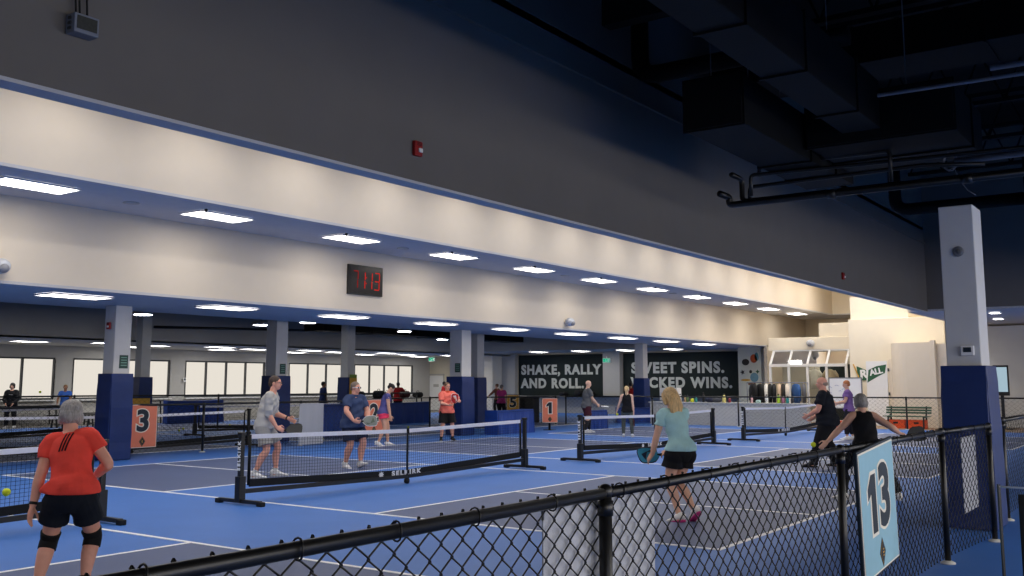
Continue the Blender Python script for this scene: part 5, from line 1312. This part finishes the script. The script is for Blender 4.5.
P7 = make_person('dark haired woman in pink shorts looking down beside the orange 2 sign', (19.05, 17.52), 82, 1.62, 'fair', .01, .92, 0, True, lean=17, hp=48, drop=.01,
    feet=((-.07, .08, 0, 0, 0), (.07, -.075, 0, 14, .012)), hands=((-.10, .10, .47), (.09, .12, .43)), poles=((-.3, -1, 0), (.3, -1, 0)), curls=(.4, .4),
    top={'c': (88, 88, 146), 'sleeve': .3, 'hem': -.02, 'ease': .012}, bottom={'c': (232, 66, 104), 'len': .36, 'ease': .018, 'flare': .02}, shoes=(236, 236, 238), hair=('bun', (28, 24, 26)))
P8 = make_person('man in a coral polo and black shorts facing forward in front of the padded column', (21.70, 17.54), 158, 1.62, 'pink', .01, 1.08, .012, lean=2, hp=4, hy=10,
    feet=((-.10, .02, 10, 0, 0), (.10, 0, -18, 0, 0)), hands=((-.115, .155, .685), (.02, .17, .615)), poles=((-1, -.4, -.6), (1, -.4, -.6)), curls=(.7, .6), palms=((.7, 0, .5), (-.4, -.6, .4)), fdirs=((.3, .5, .7), (-.9, .4, .1)),
    top={'c': (240, 122, 108), 'sleeve': .78, 'hem': -.055, 'ease': .016, 'collar': True, 'cc': (232, 96, 70)}, bottom={'c': (26, 26, 30), 'len': .92, 'ease': .02, 'flare': .016}, shoes=(36, 38, 44), sole=(210, 210, 214), hair=('short', (108, 84, 68)), socks=((30, 30, 34), .14), extras=('glasses',))
P9 = make_person('bald man in a dark grey shirt and maroon shorts holding a white paddle flat', (27.8, 16.62), 78, 1.69, 'pale', .011, 1.02, .01, lean=5, hp=16,
    feet=((-.08, .07, 0, 0, 0), (.08, -.06, -10, 0, 0)), hands=((-.08, .20, .555), (.08, .19, .545)), poles=((-.3, -1, -.5), (.3, -1, -.5)), curls=(.6, .9), palms=((.3, 0, -1), (-.9, 0, -.2)),
    top={'c': (92, 94, 98), 'sleeve': .7, 'hem': -.055, 'ease': .02, 'marks': [('chest_print', (170, 92, 88), [[(-.02 + q * .01, -.06) for q in range(6)] + [.006]])]}, bottom={'c': (66, 30, 42), 'len': .82, 'ease': .02, 'flare': .016}, shoes=(232, 232, 234), socks=((34, 34, 38), .8))
P10 = make_person('blond woman in a black tank top and grey leggings, back turned, beyond the second net', (26.38, 14.36), 8, 1.51, 'pale', .011, .94, 0, True, lean=3, hp=8, hy=-6,
    feet=((-.075, .02, 6, 0, 0), (.10, 0, -12, 0, 0)), hands=((-.205, .08, .50), (.135, .02, .455)), poles=((-.5, -1, 0), (.6, -1, 0)), curls=(.6, .8),
    top={'c': (24, 24, 28), 'sleeve': 0, 'hem': -.05, 'ease': .012}, bottom={'c': (86, 90, 84), 'len': 1.92, 'ease': .006, 'name': 'leggings'}, shoes=(236, 236, 236), hair=('pony', (214, 184, 136)))
P11 = make_person('auburn haired woman in a purple shirt in front of the white board', (28.78, 8.46), -72, 1.68, 'fair', .011, 1.0, 0, True, lean=4, hp=8,
    feet=((-.07, .05, 0, 0, 0), (.07, -.05, 0, 0, 0)), hands=((-.08, .2, .62), (.09, .19, .60)), poles=((-.5, -1, -.5), (.5, -1, -.5)), curls=(.5, .5),
    top={'c': (126, 96, 158), 'sleeve': .55, 'hem': -.05, 'ease': .014}, bottom={'c': (34, 32, 40), 'len': 1.8, 'ease': .012}, shoes=(232, 232, 234), hair=('short', (176, 108, 66)))
P12 = make_person('person in a red shirt standing behind the blue mat, back turned', (34.6, 30.9), 0, 1.64, 'brown', .014, 1.08, 0, lean=2, feet=((-.09, 0, 5, 0, 0), (.09, 0, -5, 0, 0)), hands=((-.15, .12, .55), (.15, .12, .55)), poles=((-1, -.5, 0), (1, -.5, 0)),
    top={'c': (176, 34, 40), 'sleeve': .6, 'hem': -.06, 'ease': .016}, bottom={'c': (44, 26, 30), 'len': 1.9, 'ease': .014}, shoes=(40, 40, 44), hair=('short', (24, 20, 20)))
P13 = make_person('person in a navy shirt against the windows, behind the grey screen panel', (29.9, 31.0), 55, 1.66, 'brown', .014, 1.0, 0, lean=3, feet=((-.08, .05, 0, 0, 0), (.08, -.05, 0, 0, 0)), hands=((-.11, .1, .47), (.12, .08, .47)),
    top={'c': (36, 50, 96), 'sleeve': .6, 'hem': -.05, 'ease': .014}, bottom={'c': (40, 40, 48), 'len': 1.9, 'ease': .014}, shoes=(40, 40, 44), hair=('short', (24, 20, 20)))
P14 = make_person('person in a red shirt and dark shorts walking behind the man in the coral polo', (41.4, 33.7), 62, 1.68, 'tan', .014, 1.0, 0, lean=4, feet=((-.07, .12, 0, 0, 0), (.07, -.10, 0, 14, .012)), hands=((-.12, .1, .5), (.13, .02, .48)),
    top={'c': (180, 38, 42), 'sleeve': .6, 'hem': -.05, 'ease': .014}, bottom={'c': (34, 32, 38), 'len': .9, 'ease': .016}, shoes=(226, 226, 228), hair=('short', (40, 32, 30)))
P15 = make_person('person in a brown jacket and dark trousers left of the woman in magenta', (40.48, 29.45), -55, 1.56, 'fair', .014, .96, 0, True, lean=4, feet=((-.07, .04, 0, 0, 0), (.07, -.04, 0, 0, 0)), hands=((-.14, .26, .60), (.12, .1, .5)),
    top={'c': (124, 74, 58), 'sleeve': 1.8, 'hem': -.05, 'ease': .014, 'name': 'jacket'}, bottom={'c': (40, 40, 38), 'len': 1.92, 'ease': .01}, shoes=(60, 56, 54), hair=('bun', (120, 84, 60)))
P16 = make_person('woman in a magenta shirt and black trousers, back turned, beside the yellow 5 sign', (34.8, 25.1), 22, 1.53, 'fair', .013, 1.05, 0, True, lean=4, feet=((-.07, 0, 0, 0, 0), (.07, 0, 0, 0, 0)), hands=((-.12, .12, .52), (.15, .05, .50)),
    top={'c': (182, 62, 130), 'sleeve': .6, 'hem': -.05, 'ease': .014}, bottom={'c': (28, 28, 32), 'len': 1.92, 'ease': .012}, shoes=(60, 60, 64), hair=('short', (128, 124, 120)))
P17 = make_person('dark haired person in a red shirt half hidden behind the blond woman in black', (38.4, 20.7), 10, 1.64, 'tan', .014, 1.0, 0, feet=((-.08, 0, 0, 0, 0), (.08, 0, 0, 0, 0)), hands=((-.13, .1, .5), (.14, .05, .48)),
    top={'c': (150, 34, 36), 'sleeve': .6, 'hem': -.05, 'ease': .014}, bottom={'c': (28, 28, 32), 'len': 1.92, 'ease': .012}, shoes=(60, 60, 64), hair=('short', (22, 20, 22)))
P18 = make_person('person in a black hoodie and black trousers standing at the far left by the windows', (18.75, 35.3), 172, 1.60, 'fair', .013, 1.08, 0, lean=2, feet=((-.09, 0, 8, 0, 0), (.09, 0, -8, 0, 0)), hands=((-.08, .13, .54), (.08, .13, .54)), poles=((-1, -.5, -.3), (1, -.5, -.3)),
    top={'c': (28, 28, 32), 'sleeve': 1.9, 'hem': -.05, 'ease': .02, 'name': 'hoodie', 'marks': [('chest_print', (150, 150, 152), [[(-.04 + q * .01, -.065) for q in range(9)] + [.006]])]}, bottom={'c': (30, 30, 34), 'len': 1.92, 'ease': .014}, shoes=(210, 210, 212), hair=('bob', (30, 26, 26)))
P19 = make_person('person in a blue shirt standing behind the black table at left', (21.05, 35.75), 165, 1.54, 'brown', .013, 1.0, 0, lean=6, feet=((-.08, 0, 0, 0, 0), (.08, 0, 0, 0, 0)), hands=((-.12, .14, .52), (.15, .16, .55)),
    top={'c': (54, 96, 178), 'sleeve': .6, 'hem': -.05, 'ease': .014}, bottom={'c': (36, 36, 44), 'len': 1.9, 'ease': .012}, shoes=(40, 40, 44), hair=('short', (132, 100, 66)))

# ---- paddles and balls in hands
M_PBLUE = mat('paddle_teal_face', srgb(62, 152, 190), .4, .08, 6); M_PGREY = mat('paddle_grey_face', srgb(120, 126, 120), .4, .1, 8); M_PBLK = mat('paddle_black_face', srgb(26, 26, 29), .4, .08, 8)
M_PWHITE = mat('paddle_white_face', srgb(222, 226, 230), .4, .05, 8); M_PRED = mat('paddle_red_face', srgb(196, 50, 48), .4, .05, 8)
paddle(P2['grip'][1][0], P2['D']((-.93, .12, -.03)), P2['D']((.1, -.75, .55)), 'teal blue paddle held by the blonde woman in pale blue', M_PBLUE, M_RUBBER, pattern=mat('paddle_navy_print', srgb(22, 36, 62), .4, .05, 8))
paddle(P3['grip'][1][0], P3['D']((.96, .16, .10)), P3['D']((.12, -1, .35)), 'black paddle in the spread right hand of the woman in the black sleeveless top', M_PBLK)
paddle(P5['grip'][1][0], P5['D']((.05, 1, .06)), P5['D']((.9, 0, .5)), 'black paddle held by the man in the grey sweatshirt', M_PBLK)
paddle(P6['grip'][1][0], P6['D']((-.85, .45, .02)), P6['D']((.45, .8, .35)), 'grey paddle held by the man in the navy polo', M_PGREY, M_PWHITE, pattern=mat('paddle_olive_print', srgb(86, 96, 84), .4, .05, 8))
paddle(P9['grip'][1][0], P9['D']((-.15, .98, -.05)), P9['D']((.1, .1, 1)), 'white paddle held flat by the bald man in dark grey', M_PWHITE, M_PWHITE)
paddle(P10['grip'][1][0], P10['D']((.05, .1, -1)), P10['D']((1, .3, 0)), 'red paddle hanging from the hand of the blond woman in black', M_PRED)
paddle(P8['grip'][0][0], P8['D']((-.05, .15, 1)), P8['D']((.3, 1, 0)), 'red and white paddle held up by the man in the coral polo', M_PRED, M_PWHITE, back=.26, pattern=M_PWHITE)
paddle(P16['grip'][1][0], P16['D']((.2, .2, -1)), P16['D']((.6, -1, 0)), 'dark paddle in the hand of the woman in magenta', M_PBLK)
ball(tuple(P10['grip'][0][0] + P10['D'](P10['o'].matrix_world.to_3x3().inverted() @ V((0, 0, -.03))) * .03), 'yellow ball in the left hand of the blond woman in black')
g3 = P3['grip'][0][0] + P3['D']((-.9, .3, .1)) * .14
ball(tuple(g3), 'yellow ball beside the left hand of the woman in the black sleeveless top')
ball((4.84, 9.1, .62), 'yellow ball in the air left of the woman in the orange top')
ball((18.5, 33.0, 1.30), 'yellow ball in the air beside the person in the black hoodie', rr=.045)
